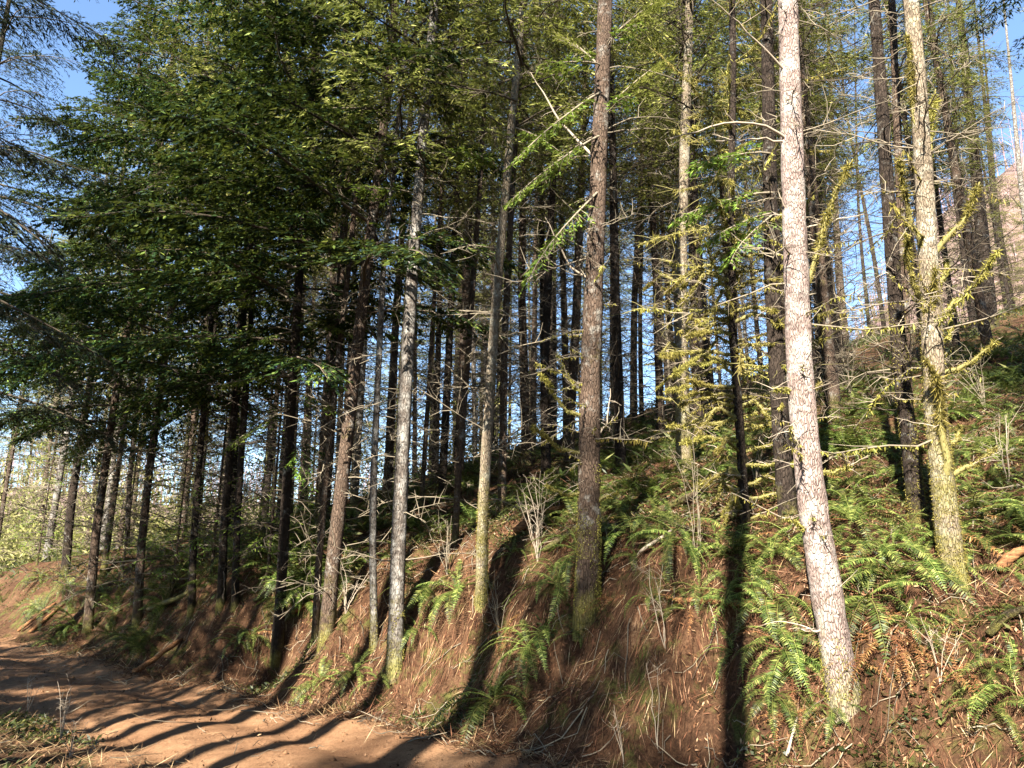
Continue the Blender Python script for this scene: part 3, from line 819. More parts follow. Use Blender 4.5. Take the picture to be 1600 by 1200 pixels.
for i, (x, y, cr, cm) in enumerate(spots):
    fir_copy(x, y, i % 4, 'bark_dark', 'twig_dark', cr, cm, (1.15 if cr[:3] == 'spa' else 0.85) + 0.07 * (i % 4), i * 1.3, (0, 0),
             *(('fir added just beyond the right edge of the picture to shade the slope', 'shade firs added beyond the right edge') if y > 4 and x > 0 else ('unseen fir standing outside the picture behind the viewpoint', 'firs behind the viewpoint')), dead=False)
print('trees done')

# ------------------------------------------------------------------ boughs placed by hand
def interp_axis(ti, z):
    AP, AQ, b, r0 = AX[ti]
    i = int(np.argmin(np.abs(AP[:, 2] - z)))
    return AP[i]
TREE_OBJ = [o for o in bpy.data.objects if o.get('group') == 'firs and spruces on the bank and slope']
rh = np.random.default_rng(77)
def hand_branch(ti, pix, wpx, mossy=True, drift=0.0):
    root = TREE_OBJ[ti]; b = np.array(root.location)
    P = np.array([at_depth(px, py, b[1]) for px, py in pix])
    P[0] = interp_axis(ti, P[0][2])
    P[1:, 1] += drift * np.linspace(0.3, 1, len(P) - 1)
    seg = np.r_[0, np.cumsum(np.linalg.norm(np.diff(P, axis=0), axis=1))]
    q = np.linspace(0, seg[-1], 10)
    Q = np.stack([np.interp(q, seg, P[:, k]) for k in range(3)], -1)
    Q[1:-1] += rh.normal(0, .008, (8, 3))
    depth = project(b)[2]; r = 0.5 * wpx * depth / F_PX
    br = obj('branch', make_mesh('branch', [tubes((Q - b)[None], np.linspace(r, r * .25, 10)[None], 7)]), MAT['twig_mossy' if mossy else 'twig_pale'], root)
    if mossy:
        mv = moss_on(rh, (Q - b)[None], np.array([seg[-1]]), 900, 0.026 + r * .9, 0.008, 0.7)
        # a furry sleeve pointing every way
        m2 = moss_on(rh, (Q - b)[None], np.array([seg[-1]]), 900, 0.010 + r * 1.5, 0.009, 0.0)
        tag(obj('moss', make_mesh('moss', [mv, m2], False), MAT['moss'], br), kind='stuff')
    parts, _, _ = dead_branches(rh, Q - b, q, 5, seg[-1] * .3, seg[-1] * .95, (.1, .3), .005, 3, (-.2, .8))
    tag(obj('twigs', make_mesh('twigs', parts), MAT['twig_pale'], br), kind='stuff')
MT, PT = 38, 31
for pix, w, mo, dr in [
    ([(1467, 496), (1493, 470), (1521, 436)], 9, True, -.2), ([(1476, 544), (1490, 520), (1504, 490)], 5, True, .2),
    ([(1476, 600), (1506, 574), (1527, 546)], 11, True, -.3), ([(1485, 692), (1506, 682), (1528, 654)], 9, True, .3),
    ([(1492, 742), (1519, 726), (1537, 702)], 11, True, -.2), ([(1480, 770), (1468, 720), (1450, 620), (1432, 590), (1411, 572)], 15, True, -.35),
    ([(1452, 500), (1430, 470), (1407, 440), (1390, 380)], 11, True, -.3), ([(1446, 400), (1411, 340), (1381, 268)], 10, True, -.3),
    ([(1452, 400), (1500, 350), (1512, 300)], 12, True, -.2), ([(1462, 474), (1484, 425), (1497, 392)], 9, True, .2),
    ([(1466, 500), (1516, 452), (1532, 408)], 8, True, -.3), ([(1442, 290), (1456, 240), (1462, 180), (1470, 130)], 10, True, .1),
    ([(1440, 240), (1424, 170), (1418, 110), (1408, 60)], 10, True, -.1), ([(1470, 560), (1450, 480), (1440, 430)], 9, True, -.25)]:
    hand_branch(MT, pix, w, mo, dr)
for pix, w, mo, dr in [
    ([(1252, 490), (1274, 400), (1282, 350), (1296, 310), (1322, 262)], 10, True, -.15), ([(1280, 352), (1310, 346), (1342, 342)], 4, False, -.1),
    ([(1268, 742), (1300, 740), (1326, 728)], 8, True, -.05), ([(1284, 930), (1310, 932)], 9, True, -.1), ([(1264, 620), (1232, 612), (1202, 612)], 10, True, -.1),
    ([(1256, 612), (1282, 598)], 9, True, -.1), ([(1240, 228), (1190, 220), (1140, 230), (1110, 238)], 5, False, -.2), ([(1240, 225), (1180, 208), (1130, 214), (1076, 240), (1030, 262)], 6, False, -.5),
    ([(1236, 130), (1190, 95), (1140, 70), (1090, 55)], 5, False, -.5), ([(1296, 960), (1276, 985), (1246, 982)], 7, False, -.1), ([(1276, 830), (1240, 820), (1216, 812)], 5, True, -.2),
    ([(1240, 340), (1224, 325), (1210, 305)], 5, False, -.1), ([(1262, 700), (1236, 690), (1222, 672)], 5, True, -.2)]:
    hand_branch(PT, pix, w, mo, dr)
for pix, w, mo, dr in [([(920, 660), (880, 640), (840, 590)], 6, True, -.3), ([(920, 720), (870, 700), (828, 672)], 7, True, -.3), ([(920, 770), (885, 775), (850, 760)], 6, True, -.2),
                       ([(925, 780), (950, 775), (962, 770)], 8, True, -.2), ([(922, 620), (890, 600), (868, 560)], 6, True, -.2), ([(925, 690), (948, 660), (952, 610)], 4, False, -.1),
                       ([(930, 440), (890, 420), (850, 350)], 5, False, -.2), ([(935, 250), (880, 190), (830, 90)], 6, False, .3)]:
    hand_branch(22, pix, w, mo, dr)
for j in range(46):
    y0 = 400 + j * 9.1; sd = -1 if j % 3 else 1
    x0 = float(np.interp(y0, [300, 520, 700, 825], [1142, 1145, 1158, 1165])); ln = rh.uniform(35, 120)
    hand_branch(29, [(x0, y0), (x0 + sd * ln * .5, y0 - rh.uniform(-6, 22)), (x0 + sd * ln, y0 + rh.uniform(-5, 34))], rh.uniform(4, 8), True, rh.uniform(-.7, .3))
for j in range(26):
    ti = 27 if j % 2 else 28
    y0 = (360 if ti == 27 else 330) + (j // 2) * 26; x0 = (1064 if ti == 27 else 1044); sd = rh.choice([-1, 1]); ln = rh.uniform(18, 60)
    if ti == 28 and y0 > 590: continue
    hand_branch(ti, [(x0, y0), (x0 + sd * ln * .5, y0 - rh.uniform(-8, 14)), (x0 + sd * ln, y0 + rh.uniform(-8, 22))], rh.uniform(3, 5), True, rh.uniform(-.7, .5))
# fuzzy moss on the feet of some trunks
for ti, zt, n in ((12, .7, 3000), (17, 1.5, 5000), (22, 1.6, 9000), (31, .5, 2000), (38, 3.0, 9000), (36, 2.4, 5000), (27, 2.2, 4000), (11, .6, 1400)):
    AP, AQ, b, r0 = AX[ti]
    z = zt * rh.random(n) ** 1.4; a = rh.uniform(0, 6.28, n)
    keep = vnoise(a * 1.3 + ti, z * 2.5, 66) + .35 * (1 - z / zt) > .05; z, a = z[keep], a[keep]
    o_ = np.stack([np.interp(z + .3, AQ, AP[:, k]) for k in range(3)], -1) - b
    rr = r0 / 1.12 * (1 + .3 * np.exp(-(z + .3) / .35)) * (1 - .035 * z)
    dv = np.stack([np.cos(a), np.sin(a), np.zeros(len(a))], -1)
    d = unit(dv * rh.uniform(.2, 1, (len(a), 1)) + np.array([0, 0, -1.0]) * rh.uniform(0, 1.2, (len(a), 1)) + rh.normal(0, .4, dv.shape))
    kv = kites(o_ + dv * (rr * .96)[:, None], d, rh.uniform(.010, .032, len(a)), rh.uniform(.004, .008, len(a)), rh.normal(0, 1, dv.shape))
    tag(obj('moss', make_mesh('moss', [kv], False), MAT['moss'], TREE_OBJ[ti]), kind='stuff')

def green_bough(ti, p0, p1, mat='needle_light', drift=-0.5, dens=1.2):
    root = TREE_OBJ[ti]; b = np.array(root.location)
    A = interp_axis(ti, at_depth(*p0, b[1])[2]); Bp = at_depth(*p1, b[1] + drift)
    v = Bp - A; L = float(np.linalg.norm(v)); az = math.atan2(v[1], v[0]); up = v[2] / math.hypot(v[0], v[1])
    kv, kf, wd = limb(rh, L, up + 0.22, 0.22, dens * 2.2, 0.075, 0.020, 0.4, 0.25)
    br = obj('branch', make_mesh('branch', [(rotz(x, az) + A - b, f) for x, f in wd]), MAT['twig'], root)
    tag(obj('foliage', make_mesh('foliage', [(rotz(kv, az) + A - b, kf)], False), MAT[mat], br), kind='stuff')
for a in [(22, (940, 90), (862, 96)), (22, (938, 150), (850, 215)), (22, (936, 215), (838, 285)), (22, (930, 290), (870, 380)), (22, (938, 170), (985, 150)), (22, (940, 60), (1000, 40)),
          (30, (1203, 300), (1075, 335)), (30, (1203, 340), (1120, 372)), (30, (1200, 250), (1090, 255)), (30, (1200, 330), (1160, 390)),
          (8, (452, 640), (372, 690)), (8, (455, 590), (352, 600)), (8, (458, 520), (378, 545)), (8, (460, 470), (362, 470)), (8, (462, 420), (340, 440)), (8, (455, 610), (520, 640)), (8, (452, 690), (478, 740)), (8, (460, 500), (540, 520)),
          (17, (795, 220), (740, 250)), (17, (800, 190), (860, 230)), (12, (655, 300), (560, 290)), (12, (660, 240), (760, 250))]:
    green_bough(*a)
    if a[0] in (8, 22): green_bough(a[0], a[1], (a[2][0] + 25, a[2][1] - 30), 'needle_mid' if a[0] == 22 else 'needle_dark', 0.5)

# young hemlocks under the firs
for (px, py, sc, lb) in [(268, 935, .75, 'young yellowish hemlock on the bank crest beside the pale bare bush'), (190, 905, .8, 'young hemlock behind the slim bank foot fir'), (58, 880, .9, 'small hemlock on the bank crest at the far bend'), (330, 900, .9, 'young hemlock in shade behind the close dark pair'), (418, 905, .8, 'young hemlock left of the low boughed fir')]:
    p = hit(px, py)
    root = empty('hemlock_sapling', p); root.scale = (sc, sc, sc); tag(root, lb, 'tree', 'young hemlocks under the firs')
    me, _, _, _ = trunk_mesh(rh, np.array([[0, 0, -.2], [.02, 0, 3], [0, .03, 6.1]]), .04, .006, 7, 16)
    obj('trunk', me, MAT['bark_brown'], root)
    c, w = proto_meshes('low0', 'needle_light', 'twig')
    tag(obj('crown', c, None, root), kind='stuff'); tag(obj('branches', w, None, root), kind='stuff')

# ------------------------------------------------------------------ ferns
def frond_mesh(rng, pairs=20, arch=0.75, bent=0.0, pw=.019, pl=.108, jit=.09):
    """a unit long frond along +X rising and arching over, pinnae on both sides"""
    t = np.linspace(0.12, 0.985, pairs)
    def ax(t): return np.stack([t - .12 * arch * t * t, bent * t * t, arch * (0.75 * t - 0.95 * t ** 2.1)], -1)
    o = np.repeat(ax(t), 2, 0); tg = unit(np.repeat(ax(t + .01) - ax(t - .01), 2, 0))
    side = np.tile([1.0, -1.0], pairs); tt = np.repeat(t, 2)
    l = pl * np.sin(np.clip((tt * .92 + .10), 0, 1) * math.pi) ** 0.7 * rng.uniform(.85, 1.1, pairs * 2) + .006
    lat = unit(np.cross(tg, np.array([0, 0, 1.0])))
    d = unit(lat * side[:, None] + tg * .32 + np.array([0, 0, -.22]) + rng.normal(0, jit, o.shape))
    nrm = np.cross(tg, lat) + rng.normal(0, .12, o.shape)
    k = kites(o, d, l, np.full(pairs * 2, pw), nrm, .3)
    tp = np.linspace(0, 1, 7)
    return make_mesh('frond', [k, tubes(ax(tp)[None], np.linspace(.008, .002, 7)[None], 3)], False)
rf = np.random.default_rng(31)
FR = [frond_mesh(rf, 31, rf.uniform(.55, 1.0), rf.uniform(-.18, .18)) for _ in range(6)]
FRD = [frond_mesh(rf, 22, rf.uniform(.5, 1.1), rf.uniform(-.35, .35), .017, .085, .3) for _ in range(6)]
def frond_mat(k, mat):
    return (FR[k], MAT[mat]) if mat != 'bracken' else (FRD[k], MAT[mat])
def slope_at(x, y):
    e = .25
    return (g1(x + e, y) - g1(x - e, y)) / (2 * e), (g1(x, y + e) - g1(x, y - e)) / (2 * e)
def frond_places(rng, n, size, x, y):
    gx_, gy_ = slope_at(x, y); dn = math.atan2(-gy_, -gx_); st = min(1.0, math.hypot(gx_, gy_))
    out = []
    for j in range(n):
        a = j * 2.39996 + rng.uniform(-.3, .3)
        k = math.cos(a - dn)
        pitch = rng.uniform(-.55, .25) + (0.55 * st * k if k > 0 else 0.45 * st * k)      # + = tips hang down the slope
        out.append((a, pitch, size * rng.uniform(.65, 1.1) * (1 + .15 * k * st), rng.normal(0, .25)))
    return out
def fern(px, py, size, n, label, mat='fern', dead=0, name='sword_fern', pos=None, group='sword ferns on the bank'):
    p = hit(px, py) if pos is None else pos
    root = empty(name, p - np.array([0, 0, .02])); tag(root, label, 'fern', group)
    for j, (a, pt, sz, roll) in enumerate(frond_places(rf, n, size, p[0], p[1])):
        mm = 'bracken' if j < dead else mat
        o = obj('frond', frond_mat(int(rf.integers(0, 6)), mm), None, root)
        o.rotation_euler = Matrix.Rotation(a, 3, 'Z').to_4x4().to_3x3().__matmul__(Matrix.Rotation(pt + (.35 if j < dead else 0), 3, 'Y')).__matmul__(Matrix.Rotation(roll, 3, 'X')).to_euler()
        o.scale = (sz, sz, sz)
    return root
FERNS = [(500, 1062, .55, 14, 'fern with lit tips at the bank foot left of the thin pale trunk'), (556, 1050, .6, 16, 'fern lit bright at the foot of the thin pale trunk'), (592, 1062, .45, 12, 'small fern between the two pale trunk feet'),
 (480, 1085, .45, 12, 'small fern lowest on the bank beside the road edge, left of the pale trunks'), (672, 925, .7, 18, 'drooping fern left of the slim mossy footed trunk'), (715, 930, .75, 18, 'broad drooping fern touching the slim mossy footed trunk'),
 (652, 985, .45, 12, 'yellow green fern tuft right of the lichen spotted trunk'), (772, 1095, .8, 22, 'large lit fern at the bank foot where the road leaves the picture'), (826, 1015, .75, 18, 'lit fern hanging down the bank below the thick rugged fir'),
 (848, 985, .65, 16, 'lit fern on the bank left of the thick rugged foot'), (872, 912, .7, 16, 'green fern close left of the thick rugged fir'), (902, 990, .45, 10, 'small bright fern right under the thick rugged fir'),
 (985, 812, .7, 18, 'shaded fern right of the thick rugged fir'), (1012, 832, .6, 14, 'fern with one bright frond beside the shaded fern'), (1178, 905, .65, 18, 'pale lit fern left of the big pale trunk above the orange pole'),
 (1138, 925, .5, 14, 'small lit fern by the middle of the orange pole'), (1150, 865, .7, 18, 'dark fern under the mossy twigged fir'), (1205, 870, .7, 16, 'dark fern in the shadow left of the big pale trunk'),
 (1226, 1020, .6, 18, 'lit fern under the left side of the big pale trunk'), (1208, 1085, .55, 16, 'lit low fern with brown fronds left of the pale trunk foot'), (1300, 1112, .5, 12, 'dark green fern in front of the pale trunk foot'),
 (1332, 812, .8, 20, 'bright lit fern right of the big pale trunk'), (1300, 770, .65, 16, 'yellow green fern touching the right of the pale trunk'), (1355, 930, .75, 18, 'fern hanging over straw right of the pale trunk foot'),
 (1402, 905, .75, 20, 'dark green fern below the smooth dark trunk'), (1440, 880, .7, 18, 'fern between the smooth dark trunk and mossy branched tree'), (1385, 860, .7, 16, 'lit fern left of the smooth dark trunk foot'),
 (1345, 700, .75, 18, 'lit fern on the slope behind the pale trunk'), (1395, 745, .7, 16, 'fern left behind the smooth dark trunk'), (1310, 665, .7, 16, 'fern on the upper slope near the pale trunk'),
 (1530, 860, .6, 14, 'small fern right of the mossy branched tree'), (1556, 800, .7, 16, 'shaded fern on the slope at the right'), (1562, 720, .7, 16, 'upper shaded fern near the right edge'), (1520, 760, .7, 16, 'shaded fern behind the mossy branches'),
 (1592, 1085, .6, 14, 'dark fern at the lower right edge'), (1550, 1110, .5, 12, 'low dark fern near the lower right corner'), (182, 962, .7, 16, 'green fern on the bank between the two left firs'), (392, 992, .6, 14, 'fern lit on the bank left of the low boughed fir'), (372, 1005, .5, 12, 'small fern below the close dark pair'),
 (62, 902, .8, 18, 'fern mound on the bank crest at the far bend'), (1418, 965, .5, 12, 'small fern among straw below the dark green fern'), (1475, 990, .45, 12, 'small lit fern below the mossy tree foot')]
for f in FERNS:
    fern(*f, dead=2 if f[3] > 12 else 1)
for (px, py, sz, n, lb) in [(1375, 1000, .55, 20, 'rusty dead bracken clump right of the pale trunk foot'), (1420, 1020, .5, 16, 'rusty bracken clump below the mossy branched tree'), (1235, 1120, .4, 14, 'rusty bracken clump left of the pale trunk foot'), (812, 1105, .45, 14, 'rusty fronds beside the large bank foot fern'), (960, 935, .5, 14, 'brown dead fronds in shade right of the thick rugged foot'), (1340, 1040, .4, 14, 'rusty frond clump touching the pale trunk foot'), (790, 985, .5, 14, 'brown hanging fronds on the bank between two trunks'), (1500, 1060, .5, 14, 'rusty frond clump on the lower right bank')]:
    fern(px, py, sz, n, lb, 'bracken', 0, 'dead_bracken', None, 'dead bracken on the bank')
# more ferns crowding the slope
def fern_cluster_mesh(rng, n):
    parts = []
    for j in range(n):
        m = FR[int(rng.integers(0, 6))]
        v = np.empty(len(m.vertices) * 3, np.float32); m.vertices.foreach_get('co', v); v = v.reshape(-1, 3)
        a = j * 2.4 + rng.uniform(-.3, .3); pt = rng.uniform(-.5, .3)
        Mx = np.array(Matrix.Rotation(a, 3, 'Z') @ Matrix.Rotation(pt, 3, 'Y')) * rng.uniform(.65, 1.1)
        fq = np.array([list(p.vertices) for p in m.polygons], np.int32)
        parts.append((v @ Mx.T, fq))
    return make_mesh('fronds', parts, False)
FC = [fern_cluster_mesh(rf, 15) for _ in range(5)]
for m in FC: m.materials.append(MAT['fern'])
cnt = 0; tries = 0; NEARF = []; FG = {}
while cnt < 330 and tries < 8000:
    tries += 1
    px = rf.uniform(-20, 1620); py = rf.uniform(520, 1090)
    p = hit(px, py, 45)
    s, n = sn(p[0], p[1])
    if n < (.4 if px < 260 else 1.2) or p[1] > 30: continue
    if py > 860 and px > 560 and (rf.random() < .72 or py > 1060): continue
    if p[1] < 11 and rf.random() < .5: continue
    if any((p[0] - a) ** 2 + (p[1] - c) ** 2 < .16 for a, c in placed): continue
    zone = 'far left bank' if px < 560 else ('shaded hollow behind the middle trunks' if px < 1000 else 'slope behind the right foreground trunks')
    d = p[1]
    lb = 'one of the sword ferns crowding the ' + zone; gr = 'sword ferns on the ' + zone
    if d < 10.5:
        root = fern(0, 0, rf.uniform(.35, .75), int(rf.integers(10, 15)), lb, 'fern', int(rf.integers(0, 5)), 'sword_fern', p, gr)
    else:
        root = empty('sword_fern', p); tag(root, lb, 'fern', gr)
        o = tag(obj('fronds', FC[int(rf.integers(0, 5))], None, root), kind='stuff')
        gx_, gy_ = slope_at(p[0], p[1])
        o.rotation_euler = (math.atan(gy_) * .6, -math.atan(gx_) * .6, rf.uniform(0, 6.28)); sc = rf.uniform(.6, 1.0); o.scale = (sc, sc, sc)
    NEARF.append((px, d < 10.5, root))
    cnt += 1
for px, nr, root in sorted(NEARF, key=lambda t: t[0]):
    i_, A_, B_ = gap_label(px); k_ = (i_, nr); FG[k_] = FG.get(k_, 0) + 1
    root['label'] = '%s sword fern, %s from left between %s and %s' % ('nearer' if nr else 'farther', ORD[FG[k_] - 1], A_, B_)
print('ferns', cnt)

# ------------------------------------------------------------------ litter, straw, herbs (uncountable)
def scatter(rng, n, xr, yr, cond):
    x = rng.uniform(*xr, n); y = rng.uniform(*yr, n)
    s, nn = sn(x, y); u = nn - foot_shift(s)
    px, py, f = project(np.stack([x, y, ground(x, y)], -1))
    m = cond(x, y, s, u, f) & (f > 2) & (px > -60) & (px < 1660) & (py < 1260)
    x, y = x[m], y[m]
    return x, y, ground(x, y)
def grad(x, y, e=.12):
    return (ground(x + e, y) - ground(x - e, y)) / (2 * e), (ground(x, y + e) - ground(x, y - e)) / (2 * e)
rl = np.random.default_rng(99)
def lying(x, y, z, l, w, lift=0.1, down=0.6, jit=.5, raise_=0.01):
    gx_, gy_ = grad(x, y)
    a = rl.uniform(0, 2 * math.pi, len(x))
    d = np.stack([np.cos(a) - down * gx_ * 1.5, np.sin(a) - down * gy_ * 1.5], -1); d = unit(d)
    dz = d[:, 0] * gx_ + d[:, 1] * gy_
    D = unit(np.stack([d[:, 0], d[:, 1], dz + rl.normal(lift, jit * .3, len(x))], -1))
    nr = np.stack([-gx_, -gy_, np.ones(len(x))], -1) + rl.normal(0, .35, (len(x), 3))
    return kites(np.stack([x, y, z + raise_], -1), D, l, w, nr, .4)
# needles, bark crumbs and fine twigs over the bank
x, y, z = scatter(rl, 230000, (-16, 12), (3, 20), lambda x, y, s, u, f: (u > -.25) & (rl.random(len(x)) < np.clip(9.0 / f, .1, 1) ** 1.6))
tag(obj('needle_litter', make_mesh('needle_litter', [lying(x, y, z, rl.uniform(.03, .13, len(x)), rl.uniform(.004, .010, len(x)) * 1.2, .12)], False), MAT['duff']), 'brown needle and twig litter covering the bank', 'litter', kind='stuff')
# pale straw and dry grass: bank faces, road edge, verge
def straw_c(x, y, s, u, f):
    dn = vnoise(x * 1.1, y * 1.1, 71) + .5 * vnoise(x * 3, y * 3, 72)
    edge = np.exp(-((u + .05) / .22) ** 2) * .8
    verge = smooth((-u - 2.0) / .5)
    bank = ((u > 0) & (dn > .02)) * .8
    return rl.random(len(x)) < np.clip(edge + verge + bank * .55, 0.035, 1) * np.clip(9.0 / f, .1, 1) ** 1.4
x, y, z = scatter(rl, 170000, (-16, 12), (2.5, 20), straw_c)
tag(obj('dry_grass', make_mesh('dry_grass', [lying(x, y, z, rl.uniform(.06, .32, len(x)), rl.uniform(.003, .007, len(x)), .22, 1.0, 1.0)], False), MAT['straw']), 'pale dry grass and straw strewn on bank and verge', 'grass', kind='stuff')
# thatch of dead fronds and grass hanging down the bank face
def thatch_c(x, y, s, u, f):
    dn = vnoise(x * .9 + 9, y * .9, 73) + .6 * vnoise(s * 2.4, u * .8, 74)
    return (u > -.1) & (u < 5) & (dn > -.12) & (rl.random(len(x)) < np.clip(9.0 / f, .1, 1) ** 1.5)
x, y, z = scatter(rl, 260000, (-16, 12), (2.5, 20), thatch_c)
half = rl.random(len(x)) < .84
for msk, mt, nm, lb in ((half, 'duff', 'brown_thatch', 'brown dead fronds and stalks hanging thickly down the bank'), (~half, 'straw', 'pale_thatch', 'pale dead grass hanging down the bank face')):
    xx, yy, zz = x[msk], y[msk], z[msk]
    tag(obj(nm, make_mesh(nm, [lying(xx, yy, zz, rl.uniform(.07, .34, len(xx)), rl.uniform(.003, .008, len(xx)), .22, .9, 1.4, .03)], False), MAT[mt]), lb, 'thatch', kind='stuff')
# dead leaves and frond scraps
x, y, z = scatter(rl, 260000, (-16, 12), (2.5, 18), lambda x, y, s, u, f: ((u > -.15) | (rl.random(len(x)) < .06)) & (vnoise(x * 1.7, y * 1.7, 78) + .5 * vnoise(x * 5, y * 5, 79) > -.15) & (rl.random(len(x)) < np.clip(9.0 / f, .1, 1) ** 1.5))
tag(obj('leaf_litter', make_mesh('leaf_litter', [lying(x, y, z, rl.uniform(.02, .065, len(x)), rl.uniform(.007, .022, len(x)), .25, .3, 1.6, .012)], False), MAT['duff']), 'brown dead leaves and frond scraps over the bank', 'litter', kind='stuff')
# green herbs and grass tufts
def herb_c(x, y, s, u, f):
    dn = vnoise(x * .8 + 5, y * .8, 81) + .6 * vnoise(x * 2.6, y * 2.6, 82)
    return ((u > .2) & (dn > .10 - .22 * smooth((u - .6) / 1.4)) | (u < -2.3) & (dn > .15)) & (rl.random(len(x)) < np.clip(9.0 / f, .1, 1) ** 1.3)
x, y, z = scatter(rl, 520000, (-18, 14), (2.5, 24), herb_c)
n_ = len(x); a = rl.uniform(0, 6.28, n_)
D = unit(np.stack([np.cos(a), np.sin(a), rl.uniform(-.1, 1.1, n_)], -1))
tag(obj('green_herbs', make_mesh('green_herbs', [kites(np.stack([x, y, z + rl.uniform(0, .14, n_) ** 1.3], -1), D, rl.uniform(.03, .09, n_), rl.uniform(.012, .034, n_), np.array([0, 0, 1.0]) + rl.normal(0, .5, (n_, 3)))], False), MAT['herb']), 'low green herbs and moss tufts over the slope', 'ground cover', kind='stuff')
# far slope understory
x, y, z = scatter(rl, 90000, (-40, 45), (13, 56), lambda x, y, s, u, f: (u > 1.0) & (vnoise(x * .5, y * .5, 83) + .4 * vnoise(x * 2, y * 2, 84) > -.05))
n_ = len(x); a = rl.uniform(0, 6.28, n_)
D = unit(np.stack([np.cos(a), np.sin(a), rl.uniform(0, 1.2, n_)], -1))
tag(obj('slope_undergrowth', make_mesh('slope_undergrowth', [kites(np.stack([x, y, z + rl.uniform(0, .35, n_)], -1), D, rl.uniform(.10, .35, n_), rl.uniform(.03, .07, n_), np.array([0, 0, 1.0]) + rl.normal(0, .6, (n_, 3)))], False), MAT['herb']), 'green undergrowth covering the slope under the firs', 'ground cover', kind='stuff')
# crumbs and small stones on the road
x, y, z = scatter(rl, 5200, (-14, 2), (5, 21), lambda x, y, s, u, f: (u < .15) & (u > -3) & (rl.random(len(x)) < np.where(u > -.5, 1, .55)))
oc = np.array([[1, 0, 0], [0, 1, 0], [-1, 0, 0], [0, -1, 0], [0, 0, 1], [0, 0, -.6]], float)
of = np.array([[0, 1, 4], [1, 2, 4], [2, 3, 4], [3, 0, 4], [1, 0, 5], [2, 1, 5], [3, 2, 5], [0, 3, 5]])
sz = (0.006 + 0.042 * rl.random(len(x)) ** 4)
V = np.stack([x, y, z], -1)[:, None] + oc[None] * sz[:, None, None] * rl.uniform(.5, 1.3, (len(x), 6, 1))
tag(obj('soil_crumbs', make_mesh('soil_crumbs', [(V.reshape(-1, 3), (of[None] + 6 * np.arange(len(x))[:, None, None]).reshape(-1, 3))], False), MAT['road']), 'clay crumbs and small stones loose on the road', 'gravel', kind='stuff')
# fallen fine twigs
x, y, z = scatter(rl, 5200, (-14, 11), (3, 18), lambda x, y, s, u, f: (u > -.5) | (rl.random(len(x)) < .12))
n_ = len(x); gx_, gy_ = grad(x, y); a = rl.uniform(0, 6.28, n_); l = rl.uniform(.08, .45, n_) * np.where(rl.random(n_) < .2, 1.6, 1)
d = unit(np.stack([np.cos(a) - gx_ * .6, np.sin(a) - gy_ * .6], -1))
tt = np.linspace(0, 1, 5)
TX = x[:, None] + d[:, :1] * l[:, None] * tt; TY = y[:, None] + d[:, 1:] * l[:, None] * tt
TZ = ground(TX.ravel(), TY.ravel()).reshape(TX.shape) + .012 + np.abs(rl.normal(0, .02, TX.shape)) + rl.uniform(0, .10, (n_, 1)) * tt
TP = np.stack([TX, TY, TZ], -1) + rl.normal(0, .01, (n_, 5, 3))
tag(obj('fallen_twigs', make_mesh('fallen_twigs', [tubes(TP, np.tile(np.linspace(.006, .002, 5), (n_, 1)) * rl.uniform(.6, 1.5, (n_, 1)), 3)]), MAT['twig']), 'pale fallen twigs scattered over the bank', 'twigs', kind='stuff')

# ------------------------------------------------------------------ logs, poles and fallen boughs
def pole(p0, p1, wpx, label, mat='wood', name='fallen_pole', lift=.03, twigs=0):
    A = hit(*p0); B = hit(*p1); d = project((A + B) / 2)[2]; r = .5 * wpx * d / F_PX
    t = np.linspace(0, 1, 9)[:, None]; Q = A * (1 - t) + B * t
    gz = ground(Q[:, 0], Q[:, 1]); Q[:, 2] = np.maximum(Q[:, 2], np.polyval(np.polyfit(t[:, 0], gz, 2), t[:, 0])) + r * .6 + lift
    Q += rh.normal(0, r * .12, Q.shape); c = Q[4].copy(); c[2] -= r
    rr = np.linspace(r, r * .75, 9) * (1 + rh.normal(0, .05, 9)); rr[0] *= .75; rr[-1] *= .7
    v, f = tubes((Q - c)[None], rr[None], 9)
    caps = [(np.vstack([v[:9], (Q[0] - c)[None]]), np.array([[i, 9, (i + 1) % 9] for i in range(9)])), (np.vstack([v[-9:], (Q[-1] - c)[None]]), np.array([[(i + 1) % 9, 9, i] for i in range(9)]))]
    me = make_mesh(name, [(v, f)] + caps)
    bm_merge(me)
    tag(obj(name, me, MAT[mat], None, c), label, 'log', 'fallen poles and logs')
def bm_merge(me):
    bm = bmesh.new(); bm.from_mesh(me); bmesh.ops.remove_doubles(bm, verts=bm.verts, dist=.0005); bm.to_mesh(me); bm.free()
